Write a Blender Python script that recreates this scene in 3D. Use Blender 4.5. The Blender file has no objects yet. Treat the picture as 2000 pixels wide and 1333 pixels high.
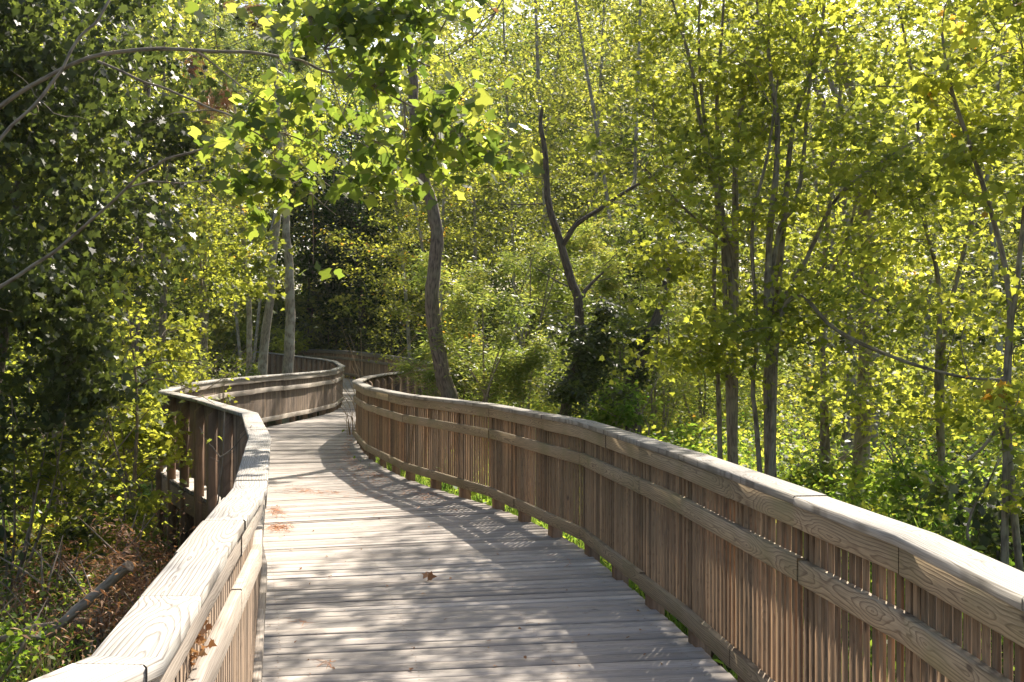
import bpy, math, random
import numpy as np
from mathutils import Vector

# ------------------------------------------------------------------ camera, light
C = bpy.context.scene.collection
S = bpy.context.scene
FPX, YH, CAMZ = 2270.0, 676.0, 1.67
cam_d = bpy.data.cameras.new('camera'); cam = bpy.data.objects.new('camera', cam_d); C.objects.link(cam)
cam.location = (0, 0, CAMZ)
cam.rotation_euler = (math.radians(90 + math.degrees(math.atan((YH - 666.5) / FPX))), 0, 0)
cam_d.sensor_width = 36; cam_d.lens = FPX / 2000 * 36; cam_d.clip_end = 1500; cam_d.clip_start = 0.05
S.camera = cam
SUN = Vector((0.40, 1.1, 1.05)).normalized()
sun_el = math.asin(SUN.z); sun_az = math.atan2(SUN.x, SUN.y)
W = bpy.data.worlds.new('World'); S.world = W; W.use_nodes = True
nt = W.node_tree; nt.nodes.clear()
sky = nt.nodes.new('ShaderNodeTexSky'); sky.sky_type = 'NISHITA'; sky.sun_disc = False
sky.sun_elevation = sun_el; sky.sun_rotation = sun_az; sky.dust_density = 2.5
bg = nt.nodes.new('ShaderNodeBackground'); bg.inputs['Strength'].default_value = 0.10
wo = nt.nodes.new('ShaderNodeOutputWorld')
nt.links.new(sky.outputs[0], bg.inputs[0]); nt.links.new(bg.outputs[0], wo.inputs[0])
sd = bpy.data.lights.new('sun', 'SUN'); sd.energy = 5.0; sd.angle = math.radians(0.55); sd.color = (1.0, 0.91, 0.79)
so = bpy.data.objects.new('sun', sd); C.objects.link(so); so.location = (10, 40, 40)
so.rotation_euler = (-SUN).to_track_quat('-Z', 'Y').to_euler()
S.view_settings.view_transform = 'Standard'; S.view_settings.look = 'None'
S.view_settings.exposure = 1.22; S.view_settings.gamma = 1
S.cycles.max_bounces = 7; S.cycles.diffuse_bounces = 3; S.cycles.glossy_bounces = 2
S.cycles.transmission_bounces = 6; S.cycles.transparent_max_bounces = 4
S.cycles.use_denoising = True
S.cycles.volume_bounces = 0
HAZE = 0.00022

rng = np.random.default_rng(11); random.seed(5)

def wp(x, y, d):
    """world point seen at photo pixel (x, y) at depth d"""
    return np.array([(x - 1000) * d / FPX, d, CAMZ - (y - YH) * d / FPX])

# ------------------------------------------------------------------ mesh helpers
def make_mesh(name, V, F, mat, attrs=None, smooth=False):
    """V (n,3); F (m,k) constant-size faces or list of such arrays"""
    V = np.asarray(V, dtype=np.float32)
    Fs = F if isinstance(F, list) else [F]
    Fs = [np.asarray(f, dtype=np.int32) for f in Fs if len(f)]
    me = bpy.data.meshes.new(name)
    me.vertices.add(len(V)); me.vertices.foreach_set('co', V.ravel())
    loops = np.concatenate([f.ravel() for f in Fs]); sizes = np.concatenate([np.full(len(f), f.shape[1], np.int32) for f in Fs])
    me.loops.add(len(loops)); me.loops.foreach_set('vertex_index', loops)
    me.polygons.add(len(sizes)); me.polygons.foreach_set('loop_start', np.concatenate([[0], np.cumsum(sizes)[:-1]]).astype(np.int32))
    for k, (dom, typ, arr) in (attrs or {}).items():
        a = me.attributes.new(k, typ, dom)
        a.data.foreach_set('vector' if typ == 'FLOAT_VECTOR' else 'value', np.asarray(arr, np.float32).ravel())
    me.update(calc_edges=True)
    if smooth: me.polygons.foreach_set('use_smooth', np.ones(len(sizes), bool))
    me.materials.append(mat)
    return me

def link(name, me, parent=None, origin=None):
    o = bpy.data.objects.new(name, me); C.objects.link(o)
    if parent is not None: o.parent = parent
    return o

def tag(o, label=None, cat=None, group=None, kind=None):
    if label: o['label'] = label
    if cat: o['category'] = cat
    if group: o['group'] = group
    if kind: o['kind'] = kind
    return o

def empty(name, loc, label, cat, group=None):
    o = bpy.data.objects.new(name, None); C.objects.link(o); o.location = loc
    return tag(o, label, cat, group)

class MB:
    """collects quads with board coordinates (bc) and a per-piece random"""
    def __init__(s): s.V, s.F, s.B, s.R, s.n = [], [], [], [], 0
    def add(s, V, F, B, r):
        V = np.asarray(V, float); s.V.append(V); s.F.append(np.asarray(F) + s.n); s.B.append(np.asarray(B, float))
        s.R.append(np.full(len(V), r)); s.n += len(V)
    def build(s, name, mat, parent=None, smooth=False):
        V = np.concatenate(s.V)
        if parent is not None: V = V - np.array(parent.location)
        me = make_mesh(name, V, np.concatenate(s.F), mat,
                       {'bc': ('POINT', 'FLOAT_VECTOR', np.concatenate(s.B)), 'rnd': ('POINT', 'FLOAT', np.concatenate(s.R))}, smooth)
        return link(name, me, parent)

def sweep(mb, P, A, Bv, w, t, ch=0.004, nsub=1):
    """board along points P with per-point across vector A (width w) and thickness vector Bv (t). section is a chamfered rectangle"""
    prof = [(-w/2+ch, -t/2), (w/2-ch, -t/2), (w/2, -t/2+ch), (w/2, t/2-ch), (w/2-ch, t/2), (-w/2+ch, t/2), (-w/2, t/2-ch), (-w/2, -t/2+ch)]
    P = np.asarray(P, float); n = len(P); k = 8
    L = np.concatenate([[0], np.cumsum(np.linalg.norm(np.diff(P, axis=0), axis=1))])
    u0, v0, w0 = rng.uniform(0, 60), rng.uniform(-.05, .05), rng.uniform(0.0, 1.0)
    V, B = [], []
    for i in range(n):
        for a, b in prof:
            V.append(P[i] + A[i]*a + Bv[i]*b); B.append((u0 + L[i], v0 + a, w0 * 20 + b))
    F = []
    for i in range(n-1):
        for j in range(k):
            F.append((i*k+j, i*k+(j+1) % k, (i+1)*k+(j+1) % k, (i+1)*k+j))
    for base in (0, (n-1)*k):
        for q in ((0, 1, 2, 7), (7, 2, 3, 6), (6, 3, 4, 5)):
            F.append(tuple(base+z for z in q))
    mb.add(V, F, B, rng.random())

def box_board(mb, p0, p1, across, w, t, ch=0.003):
    p0 = np.asarray(p0, float); p1 = np.asarray(p1, float); d = p1-p0; d /= np.linalg.norm(d)
    a = np.asarray(across, float); a = a - d*np.dot(a, d); a /= np.linalg.norm(a); b = np.cross(d, a)
    sweep(mb, [p0, p1], [a, a], [b, b], w, t, ch)

def tube(mb, P, R, k=8, rough=0.0):
    P = np.asarray(P, float); n = len(P); R = np.asarray(R, float)
    T = np.gradient(P, axis=0); T /= np.linalg.norm(T, axis=1)[:, None] + 1e-9
    ref = np.array([0.3, 0.9, 0.1]) if abs(T[:, 1]).mean() < .85 else np.array([1., 0, 0.2])
    L = np.concatenate([[0], np.cumsum(np.linalg.norm(np.diff(P, axis=0), axis=1))])
    A = np.cross(T, ref); A /= np.linalg.norm(A, axis=1)[:, None]; Bv = np.cross(T, A)
    th = np.linspace(0, 2*np.pi, k, endpoint=False)
    rr = R[:, None] * (1 + rough * rng.normal(size=(n, k)))
    V = P[:, None] + (A[:, None]*np.cos(th)[None, :, None] + Bv[:, None]*np.sin(th)[None, :, None]) * rr[:, :, None]
    B = np.stack([np.cos(th)[None]*R[:, None]+0*L[:, None], np.sin(th)[None]*R[:, None], np.repeat(L[:, None], k, 1)], -1)
    i, j = np.meshgrid(np.arange(n-1), np.arange(k), indexing='ij')
    F = np.stack([i*k+j, i*k+(j+1) % k, (i+1)*k+(j+1) % k, (i+1)*k+j], -1).reshape(-1, 4)
    mb.add(V.reshape(-1, 3), F, B.reshape(-1, 3) + rng.uniform(0, 50), rng.random())

def catmull(P, step):
    P = np.asarray(P, float); Q = np.vstack([2*P[0]-P[1], P, 2*P[-1]-P[-2]]); out = []
    for i in range(1, len(Q)-2):
        for t in np.linspace(0, 1, 12, endpoint=False):
            a, b, c, d = Q[i-1], Q[i], Q[i+1], Q[i+2]
            out.append(.5*(2*b+(c-a)*t+(2*a-5*b+4*c-d)*t*t+(-a+3*b-3*c+d)*t**3))
    out.append(P[-1]); out = np.array(out)
    L = np.concatenate([[0], np.cumsum(np.linalg.norm(np.diff(out, axis=0), axis=1))])
    if step is None: return out
    s = np.arange(0, L[-1], step)
    return np.stack([np.interp(s, L, out[:, k]) for k in range(out.shape[1])], 1)

def wig(P, amp, n=10):
    """resample a polyline smoothly with a little wobble"""
    P = catmull(P, None); L = np.linspace(0, len(P)-1, n)
    Q = np.stack([np.interp(L, np.arange(len(P)), P[:, k]) for k in range(3)], 1)
    j = rng.normal(size=Q.shape)*amp; j[0] = 0
    return Q + j

# ------------------------------------------------------------------ materials
def nodes(name):
    m = bpy.data.materials.new(name); m.use_nodes = True; t = m.node_tree; t.nodes.clear()
    out = t.nodes.new('ShaderNodeOutputMaterial'); return m, t, out
def N(t, typ, **kw):
    n = t.nodes.new(typ)
    for k, v in kw.items():
        if k.startswith('i_'):
            n.inputs[int(k[2:]) if k[2:].isdigit() else k[2:]].default_value = v
        else: setattr(n, k, v)
    return n
def math_(t, op, a, b=None, c=None):
    n = t.nodes.new('ShaderNodeMath'); n.operation = op
    for i, v in enumerate((a, b, c)):
        if v is None: continue
        if isinstance(v, (int, float)): n.inputs[i].default_value = v
        else: t.links.new(v, n.inputs[i])
    return n.outputs[0]
def ramp(t, fac, stops, interp='LINEAR'):
    n = t.nodes.new('ShaderNodeValToRGB'); t.links.new(fac, n.inputs[0]); e = n.color_ramp.elements; n.color_ramp.interpolation = interp
    while len(e) < len(stops): e.new(0.5)
    for i, (p, c) in enumerate(stops):
        e[i].position = p; e[i].color = (*c, 1) if len(c) == 3 else c
    return n.outputs[0]
def mixc(t, fac, a, b, mode='MIX'):
    n = t.nodes.new('ShaderNodeMix'); n.data_type = 'RGBA'; n.blend_type = mode
    for i, v in ((0, fac), (6, a), (7, b)):
        if isinstance(v, (int, float)): n.inputs[i].default_value = v
        elif isinstance(v, tuple): n.inputs[i].default_value = (*v, 1)
        else: t.links.new(v, n.inputs[i])
    return n.outputs[2]

def wood(name, light, dark, alt, stain=(0.10, 0.11, 0.05), stain_amt=0.25, ring=0.011, contrast=0.6, var=0.35, rough=0.75):
    m, t, out = nodes(name); L = t.links.new
    at = N(t, 'ShaderNodeAttribute', attribute_name='bc'); rn = N(t, 'ShaderNodeAttribute', attribute_name='rnd')
    sp = N(t, 'ShaderNodeSeparateXYZ'); L(at.outputs['Vector'], sp.inputs[0]); u, v, w = sp.outputs
    # growth rings cut by a flat-sawn board: distance to a wandering pith line
    cb = N(t, 'ShaderNodeCombineXYZ'); L(math_(t, 'MULTIPLY', u, 1.3), cb.inputs[0]); L(math_(t, 'MULTIPLY', w, .37), cb.inputs[1])
    n1 = N(t, 'ShaderNodeTexNoise'); L(cb.outputs[0], n1.inputs['Vector']); n1.inputs['Scale'].default_value = 1.0; n1.inputs['Detail'].default_value = 1.5
    cb2 = N(t, 'ShaderNodeCombineXYZ'); L(math_(t, 'MULTIPLY', u, 4.0), cb2.inputs[0]); L(math_(t, 'MULTIPLY', v, 14.0), cb2.inputs[1]); L(w, cb2.inputs[2])
    n2 = N(t, 'ShaderNodeTexNoise'); L(cb2.outputs[0], n2.inputs['Vector']); n2.inputs['Scale'].default_value = 1.0; n2.inputs['Detail'].default_value = 2.0
    depth = math_(t, 'MULTIPLY', math_(t, 'SUBTRACT', n1.outputs['Fac'], .5), .30)
    depth = math_(t, 'ADD', depth, math_(t, 'MULTIPLY', math_(t, 'SUBTRACT', n2.outputs['Fac'], .5), .055))
    vv = math_(t, 'ADD', v, math_(t, 'MULTIPLY', math_(t, 'SUBTRACT', rn.outputs['Fac'], .5), .08))
    r = math_(t, 'SQRT', math_(t, 'ADD', math_(t, 'MULTIPLY', vv, vv), math_(t, 'MULTIPLY', depth, depth)))
    r = math_(t, 'ADD', r, math_(t, 'MULTIPLY', n2.outputs['Fac'], .012))
    saw = math_(t, 'FRACT', math_(t, 'DIVIDE', r, ring))
    # fine fibre
    cb3 = N(t, 'ShaderNodeCombineXYZ'); L(math_(t, 'MULTIPLY', u, 5.0), cb3.inputs[0]); L(math_(t, 'MULTIPLY', v, 260.0), cb3.inputs[1]); L(math_(t, 'MULTIPLY', w, 260.), cb3.inputs[2])
    n3 = N(t, 'ShaderNodeTexNoise'); L(cb3.outputs[0], n3.inputs['Vector']); n3.inputs['Scale'].default_value = 1.0; n3.inputs['Detail'].default_value = 3.0
    ringc = ramp(t, saw, [(0.0, (0, 0, 0)), (.55, (.25, .25, .25)), (.86, (1, 1, 1)), (1.0, (0.0, 0.0, 0.0))])
    base = mixc(t, rn.outputs['Fac'], light, alt)
    col = mixc(t, math_(t, 'MULTIPLY', ringc, contrast), base, dark)
    fib = ramp(t, n3.outputs['Fac'], [(.3, (.62, .6, .58)), (.52, (1, 1, 1)), (.72, (1.18, 1.18, 1.18))])
    col = mixc(t, 1.0, col, fib, 'MULTIPLY')
    geo = N(t, 'ShaderNodeNewGeometry')
    n4 = N(t, 'ShaderNodeTexNoise'); L(geo.outputs['Position'], n4.inputs['Vector']); n4.inputs['Scale'].default_value = 3.1; n4.inputs['Detail'].default_value = 5.0
    st = ramp(t, n4.outputs['Fac'], [(.46, (0, 0, 0)), (.70, (1, 1, 1))])
    col = mixc(t, math_(t, 'MULTIPLY', st, stain_amt), col, stain)
    h = math_(t, 'FRACT', math_(t, 'MULTIPLY', rn.outputs['Fac'], 17.31))
    br = math_(t, 'ADD', 1.0 - var/2, math_(t, 'MULTIPLY', h, var))
    hs = N(t, 'ShaderNodeHueSaturation'); L(br, hs.inputs['Value']); L(col, hs.inputs['Color'])
    # knots
    vo = N(t, 'ShaderNodeTexVoronoi'); cb4 = N(t, 'ShaderNodeCombineXYZ'); L(math_(t, 'MULTIPLY', u, 2.2), cb4.inputs[0]); L(math_(t, 'MULTIPLY', v, 5.0), cb4.inputs[1]); L(math_(t, 'MULTIPLY', w, .4), cb4.inputs[2])
    L(cb4.outputs[0], vo.inputs['Vector']); vo.inputs['Scale'].default_value = 1.0
    kn = ramp(t, vo.outputs['Distance'], [(.035, (1, 1, 1)), (.07, (0, 0, 0))])
    col = mixc(t, math_(t, 'MULTIPLY', kn, .75), hs.outputs[0], (.05, .03, .02))
    p = N(t, 'ShaderNodeBsdfPrincipled'); L(col, p.inputs['Base Color']); p.inputs['Roughness'].default_value = rough
    p.inputs['Specular IOR Level'].default_value = .25
    bp = N(t, 'ShaderNodeBump'); bp.inputs['Strength'].default_value = .5; bp.inputs['Distance'].default_value = .003
    L(math_(t, 'ADD', math_(t, 'MULTIPLY', n3.outputs['Fac'], .8), math_(t, 'MULTIPLY', ringc, .5)), bp.inputs['Height']); L(bp.outputs[0], p.inputs['Normal'])
    L(p.outputs[0], out.inputs[0]); return m

def bark(name, c1, c2, c3, scale=14., patch=0.5):
    m, t, out = nodes(name); L = t.links.new
    at = N(t, 'ShaderNodeAttribute', attribute_name='bc')
    mp = N(t, 'ShaderNodeMapping'); mp.inputs['Scale'].default_value = (1, 1, .22); L(at.outputs['Vector'], mp.inputs[0])
    n = N(t, 'ShaderNodeTexNoise'); n.inputs['Scale'].default_value = scale*3; n.inputs['Detail'].default_value = 6; L(mp.outputs[0], n.inputs['Vector'])
    n2 = N(t, 'ShaderNodeTexNoise'); n2.inputs['Scale'].default_value = 5; n2.inputs['Detail'].default_value = 4; L(at.outputs['Vector'], n2.inputs['Vector'])
    col = ramp(t, n.outputs['Fac'], [(.32, c1), (.6, c2)])
    col = mixc(t, math_(t, 'MULTIPLY', ramp(t, n2.outputs['Fac'], [(.48, (0, 0, 0)), (.58, (1, 1, 1))]), patch), col, c3)
    p = N(t, 'ShaderNodeBsdfPrincipled'); L(col, p.inputs['Base Color']); p.inputs['Roughness'].default_value = .9
    bp = N(t, 'ShaderNodeBump'); bp.inputs['Strength'].default_value = .8; bp.inputs['Distance'].default_value = .015
    L(n.outputs['Fac'], bp.inputs['Height']); L(bp.outputs[0], p.inputs['Normal']); L(p.outputs[0], out.inputs[0]); return m

def leafm(name, stops, tstops, tr=0.5, rough=0.38, spec=0.5):
    m, t, out = nodes(name); L = t.links.new
    rn = N(t, 'ShaderNodeAttribute', attribute_name='rnd')
    c = ramp(t, rn.outputs['Fac'], stops); ct = ramp(t, rn.outputs['Fac'], tstops)
    p = N(t, 'ShaderNodeBsdfPrincipled'); L(c, p.inputs['Base Color']); p.inputs['Roughness'].default_value = rough
    p.inputs['Specular IOR Level'].default_value = spec
    tl = N(t, 'ShaderNodeBsdfTranslucent'); L(ct, tl.inputs[0])
    mx = N(t, 'ShaderNodeMixShader'); mx.inputs[0].default_value = tr; L(p.outputs[0], mx.inputs[1]); L(tl.outputs[0], mx.inputs[2])
    L(mx.outputs[0], out.inputs[0]); return m

M = {}
M['deck'] = wood('weathered_deck_wood', (.48, .43, .38), (.23, .195, .165), (.37, .325, .28), stain=(.2, .19, .165), stain_amt=.4, contrast=.6, var=.42)
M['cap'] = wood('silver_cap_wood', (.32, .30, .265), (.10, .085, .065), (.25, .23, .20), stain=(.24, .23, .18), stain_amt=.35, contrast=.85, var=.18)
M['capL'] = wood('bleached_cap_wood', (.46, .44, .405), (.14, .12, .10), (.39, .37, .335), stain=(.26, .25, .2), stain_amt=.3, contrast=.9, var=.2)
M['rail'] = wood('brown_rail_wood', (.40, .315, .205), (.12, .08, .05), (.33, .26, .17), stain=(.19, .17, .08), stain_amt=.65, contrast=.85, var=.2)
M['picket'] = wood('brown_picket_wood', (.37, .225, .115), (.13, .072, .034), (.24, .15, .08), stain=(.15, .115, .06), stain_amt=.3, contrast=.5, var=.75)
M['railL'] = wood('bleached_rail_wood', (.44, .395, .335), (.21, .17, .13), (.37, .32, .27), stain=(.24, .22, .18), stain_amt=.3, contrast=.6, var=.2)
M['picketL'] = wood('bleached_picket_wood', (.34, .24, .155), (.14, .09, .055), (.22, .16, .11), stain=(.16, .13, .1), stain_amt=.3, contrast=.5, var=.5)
M['post'] = wood('dark_post_wood', (.30, .18, .105), (.13, .075, .045), (.24, .155, .095), stain=(.08, .07, .045), stain_amt=.5, contrast=.5, var=.3)
M['bark_pale'] = bark('pale_grey_bark', (.13, .105, .075), (.33, .28, .21), (.42, .39, .30), patch=.7)
M['bark_brown'] = bark('ridged_brown_bark', (.055, .04, .03), (.22, .17, .13), (.17, .16, .10), patch=.3)
M['bark_dark'] = bark('dark_bark', (.03, .022, .016), (.13, .095, .068), (.12, .11, .07), patch=.35)
M['bark_grey'] = bark('grey_maple_bark', (.08, .062, .042), (.27, .215, .15), (.34, .30, .21), patch=.5)
M['twig'] = bark('twig_bark', (.12, .085, .055), (.32, .25, .18), (.34, .28, .20), patch=.4)
M['maple'] = leafm('maple_leaf_backlit', [(0, (.05, .09, .014)), (.5, (.09, .14, .02)), (.99, (.12, .16, .025)), (1, (.20, .15, .02))],
                   [(0, (.27, .32, .05)), (.5, (.54, .57, .06)), (.985, (.80, .76, .09)), (1, (.85, .45, .05))], .62, .52, .3)
M['woodleaf'] = leafm('far_wood_leaf', [(0, (.035, .07, .014)), (.5, (.07, .115, .02)), (1, (.12, .16, .03))],
                   [(0, (.16, .24, .04)), (.5, (.46, .48, .07)), (1, (.80, .76, .12))], .55, .55, .25)
M['maple_dark'] = leafm('maple_leaf_deep_green_shaded', [(0, (.03, .045, .014)), (.6, (.055, .075, .02)), (1, (.09, .11, .03))],
                   [(0, (.07, .10, .02)), (.6, (.19, .24, .04)), (1, (.46, .48, .06))], .45, .46, .45)  # darker copy of the maple leaf, imitates shade on the left maples
M['tulip'] = leafm('tulip_tree_leaf', [(0, (.035, .06, .014)), (.6, (.055, .09, .018)), (1, (.09, .13, .02))],
                   [(0, (.14, .22, .03)), (.5, (.33, .43, .05)), (1, (.60, .64, .09))], .58, .42, .5)
M['willow'] = leafm('willow_leaf', [(0, (.075, .12, .025)), (.6, (.12, .165, .035)), (1, (.18, .19, .05))],
                   [(0, (.30, .42, .06)), (.6, (.50, .58, .09)), (1, (.70, .62, .12))], .5, .45, .4)
M['ever'] = leafm('evergreen_leaf_shadow_dark', [(0, (.014, .034, .008)), (.7, (.026, .055, .012)), (1, (.045, .08, .016))],
                   [(0, (.04, .10, .01)), (1, (.12, .24, .02))], .35, .55, .12)  # greens kept near black to imitate dense shadow in the gap
M['pine'] = leafm('pine_needle', [(0, (.05, .08, .03)), (1, (.11, .15, .05))], [(0, (.14, .22, .06)), (1, (.28, .36, .1))], .4, .4, .4)
M['brownneedle'] = leafm('brown_needle', [(0, (.16, .07, .03)), (1, (.30, .15, .07))], [(0, (.3, .13, .05)), (1, (.45, .22, .1))], .35)
M['dead'] = leafm('dead_leaf', [(0, (.20, .095, .045)), (.6, (.34, .18, .09)), (1, (.42, .30, .17))], [(0, (.3, .13, .05)), (1, (.55, .3, .12))], .3, .6, .2)
M['grass'] = leafm('grass_blade', [(0, (.05, .11, .015)), (.7, (.10, .17, .02)), (1, (.2, .2, .06))], [(0, (.16, .32, .04)), (1, (.42, .54, .08))], .5, .45, .3)
M['straw'] = leafm('dry_straw', [(0, (.30, .20, .10)), (1, (.50, .38, .22))], [(0, (.4, .25, .1)), (1, (.6, .45, .25))], .35, .6, .2)
M['herb'] = leafm('herb_leaf', [(0, (.045, .09, .015)), (.7, (.08, .14, .02)), (1, (.14, .17, .03))], [(0, (.20, .38, .03)), (1, (.60, .70, .08))], .56, .5, .2)

# ------------------------------------------------------------------ leaves
def shp(kind):
    if kind == 'maple':
        P = [(0, 0), (.22, -.28), (.12, -.5), (.42, -.36), (.62, -.48), (.66, -.2), (1, 0), (.66, .2), (.62, .48), (.42, .36), (.12, .5), (.22, .28)]
    elif kind == 'tulip':
        P = [(0, 0), (.08, -.36), (.28, -.5), (.50, -.30), (.86, -.42), (.80, 0), (.86, .42), (.50, .30), (.28, .5), (.08, .36)]
    elif kind == 'oval': P = [(0, 0), (.3, -.27), (.7, -.22), (1, 0), (.7, .22), (.3, .27)]
    elif kind == 'narrow': P = [(0, 0), (.4, -.12), (1, 0), (.4, .12)]
    elif kind == 'needle': P = [(0, -.014), (1, -.004), (1, .004), (0, .014)]
    elif kind == 'blade': P = [(0, -.03), (.55, -.022), (1, 0), (.55, .022)]
    else: P = [(0, 0), (.45, -.34), (1, 0), (.45, .34)]
    return np.array(P, float)

def leaf_mesh(name, Cn, size, kind, mat, up=1.0, droop=0.25, dirs=None, jit=.25, origin=(0, 0, 0), rnd=None, fold=.12, run=0):
    Cn = np.asarray(Cn, float); n = len(Cn); P = shp(kind); k = len(P)
    if dirs is None:
        a = rng.uniform(0, 2*np.pi, n); dirs = np.stack([np.cos(a), np.sin(a), -droop + rng.normal(size=n)*.35], 1)
    dirs = dirs / np.linalg.norm(dirs, axis=1)[:, None]
    nr = rng.normal(size=(n, 3))
    if run: nr = nr*.6 + np.repeat(rng.normal(size=(n//run+1, 3))*.75, run, 0)[:n]
    nr[:, 2] = np.abs(nr[:, 2]) * .6 + up
    nr -= dirs * np.sum(nr*dirs, 1)[:, None]; nr /= np.linalg.norm(nr, axis=1)[:, None]
    sd_ = np.cross(nr, dirs); s = size * (1 + jit*rng.normal(size=n)).clip(.4, 1.7)
    zz = np.abs(P[:, 1]) * fold * 2 - P[:, 0]**2 * .15
    V = Cn[:, None] + s[:, None, None]*(dirs[:, None]*P[None, :, 0, None] + sd_[:, None]*P[None, :, 1, None] + nr[:, None]*zz[None, :, None])
    V = V.reshape(-1, 3) - np.array(origin)
    F = np.arange(n*k).reshape(n, k)
    if rnd is None: rnd = rng.random(n)
    return make_mesh(name, V, F, mat, {'rnd': ('FACE', 'FLOAT', rnd)})

def clumps(center, rad, nc, npl, cr, flat=.35):
    """leaf positions in nc flattened clumps inside an ellipsoid; returns positions, clump centres"""
    ns = max(2, nc//3)                                    # boughs, each carrying about five sprays
    d = rng.normal(size=(ns, 3)); d /= np.linalg.norm(d, axis=1)[:, None]
    sc = d*(rng.random(ns)**.45)[:, None]
    d2 = sc[rng.integers(0, ns, nc)] + rng.normal(size=(nc, 3))*(.30/max(1, ns)**.22)
    cc = np.asarray(center) + d2*np.asarray(rad)
    sz = cr * rng.uniform(.55, 1.35, nc)
    off = rng.normal(size=(nc, npl, 3)) * sz[:, None, None] * np.array([.62, .62, .62*flat])
    tl = rng.normal(size=(nc, 2)) * .35
    off[:, :, 2] += off[:, :, 0]*tl[:, None, 0] + off[:, :, 1]*tl[:, None, 1]
    return (cc[:, None]+off).reshape(-1, 3), cc

def tree(name, label, cat, base, stems, blobs, leaf, size, mat, bk, group=None, twigs=1.0, up=1.0, droop=.25, kside=8, extra=None, flat=.35, crown='crown'):
    """stems: list of (points, r0, r1). blobs: (centre, radii, n_clumps, leaves_per_clump, clump_radius)"""
    root = empty(name, tuple(base), label, cat, group); org = np.array(base)
    allp = []; parts = []; own = []; rmax = max([q_[1] for q_ in stems]+[.001])
    for pts, r0, r1 in stems:
        Q = wig(pts, r0*.13, max(7, int(len(pts)*2))); Q = catmull(Q, None)[::4]
        mb = MB(); tt = np.linspace(0, 1, len(Q)); tube(mb, Q, r0*(1-tt)**.8 + r1, kside, .04)
        parts.append((mb, 'trunk' if r0 >= .6*rmax else 'limb')); allp.append(Q); own += [len(parts)-1]*len(Q)
    AP = np.concatenate(allp) if allp else np.array([base])
    LP = []; CC = []
    for b in blobs:
        p, cc = clumps(*b[:5], flat=flat); LP.append(p); CC += [c for c in cc if rng.random() < twigs]
    if CC:
        CC = np.array(CC); dst = np.array([np.min(np.linalg.norm(AP-c, axis=1)) for c in CC]); cost = np.zeros(len(AP))
        for k_ in np.argsort(dst):                     # sprays grow from the nearest limb or from a spray already carried
            c = CC[k_]
            dd = np.linalg.norm(AP - c, axis=1) + np.maximum(0, AP[:, 2]-c[2]+.1)*1.2 + cost
            m_ = int(np.argmin(dd)); a = AP[m_]; own.append(own[m_]); AP = np.vstack([AP, c]); cost = np.append(cost, .10)
            mid = (a+c)/2 + rng.normal(size=3)*.08*np.linalg.norm(c-a) + np.array([0, 0, .06*np.linalg.norm(c-a)])
            ln = np.linalg.norm(c-a); r = .004 + .0042*ln
            Q = catmull([a, mid, c], None)[::4]; tube(parts[own[m_]][0], Q, np.linspace(r, .002, len(Q)), 4)
    for mb, nm in parts: mb.build(nm, bk, root, True)
    if LP:
        LPa = np.concatenate(LP); run = blobs[0][3]; tone = rng.normal()*.08
        rn_ = np.clip(np.concatenate([np.repeat(rng.normal(.45+tone, .2, b_[2]), b_[3]) for b_ in blobs]) + rng.normal(size=len(LPa))*.14, 0, .98 if rng.random() < .7 else 1)
        link(crown, leaf_mesh(crown, LPa, size, leaf, mat, up, droop, origin=org, rnd=rn_, run=run), root)
    return root

# ------------------------------------------------------------------ boardwalk curves (inner edge of the cap on each side: x, y, extra z)
Lp = [(-3.4,-3.6,0),(-2.2,-1.9,0),(-1.35,-.3,0),(-.92,.8,0),(-.72,1.85,0),(-.675,2.25,0),(-.74,2.85,0),(-.80,3.42,0),(-1.21,5.87,0),(-1.66,7.96,0),(-2.3,10.5,0),(-3.3,12.85,0),(-4.0,14.2,0),
      (-4.6,15.6,0),(-5.0,17.5,0),(-5.2,19.5,0),(-5.22,21,0),(-5.05,23.1,0),(-4.65,26.2,0),(-4.45,29,0),(-4.55,31.7,.03),(-5.06,34,.136),(-5.87,37,.18),
      (-8.1,43,.26),(-9.9,47,.35),(-12.5,53,.4),(-16,60,.4)]
Rp = [(-1.4,-4.6,0),(.2,-2.7,0),(.95,-.9,0),(1.2,.6,0),(1.27,1.8,0),(1.27,2.9,0),(1.22,3.75,0),(1.07,5.22,0),(.86,7,0),(.4,9.87,0),(-.22,11.84,0),(-.63,12.75,0),(-1.5,14.8,0),
      (-2.25,17.4,0),(-2.75,20,0),(-2.9,22.2,0),(-2.8,25.5,0),(-2.45,29,0),(-2.2,32,0),(-2.45,35.5,.09),(-3.2,38,.165),(-4.7,41,.31),(-6.4,44.5,.42),
      (-8.6,49,.46),(-10.8,53,.5),(-13.5,58,.5),(-17,64,.5)]
BAY = 0.93
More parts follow.
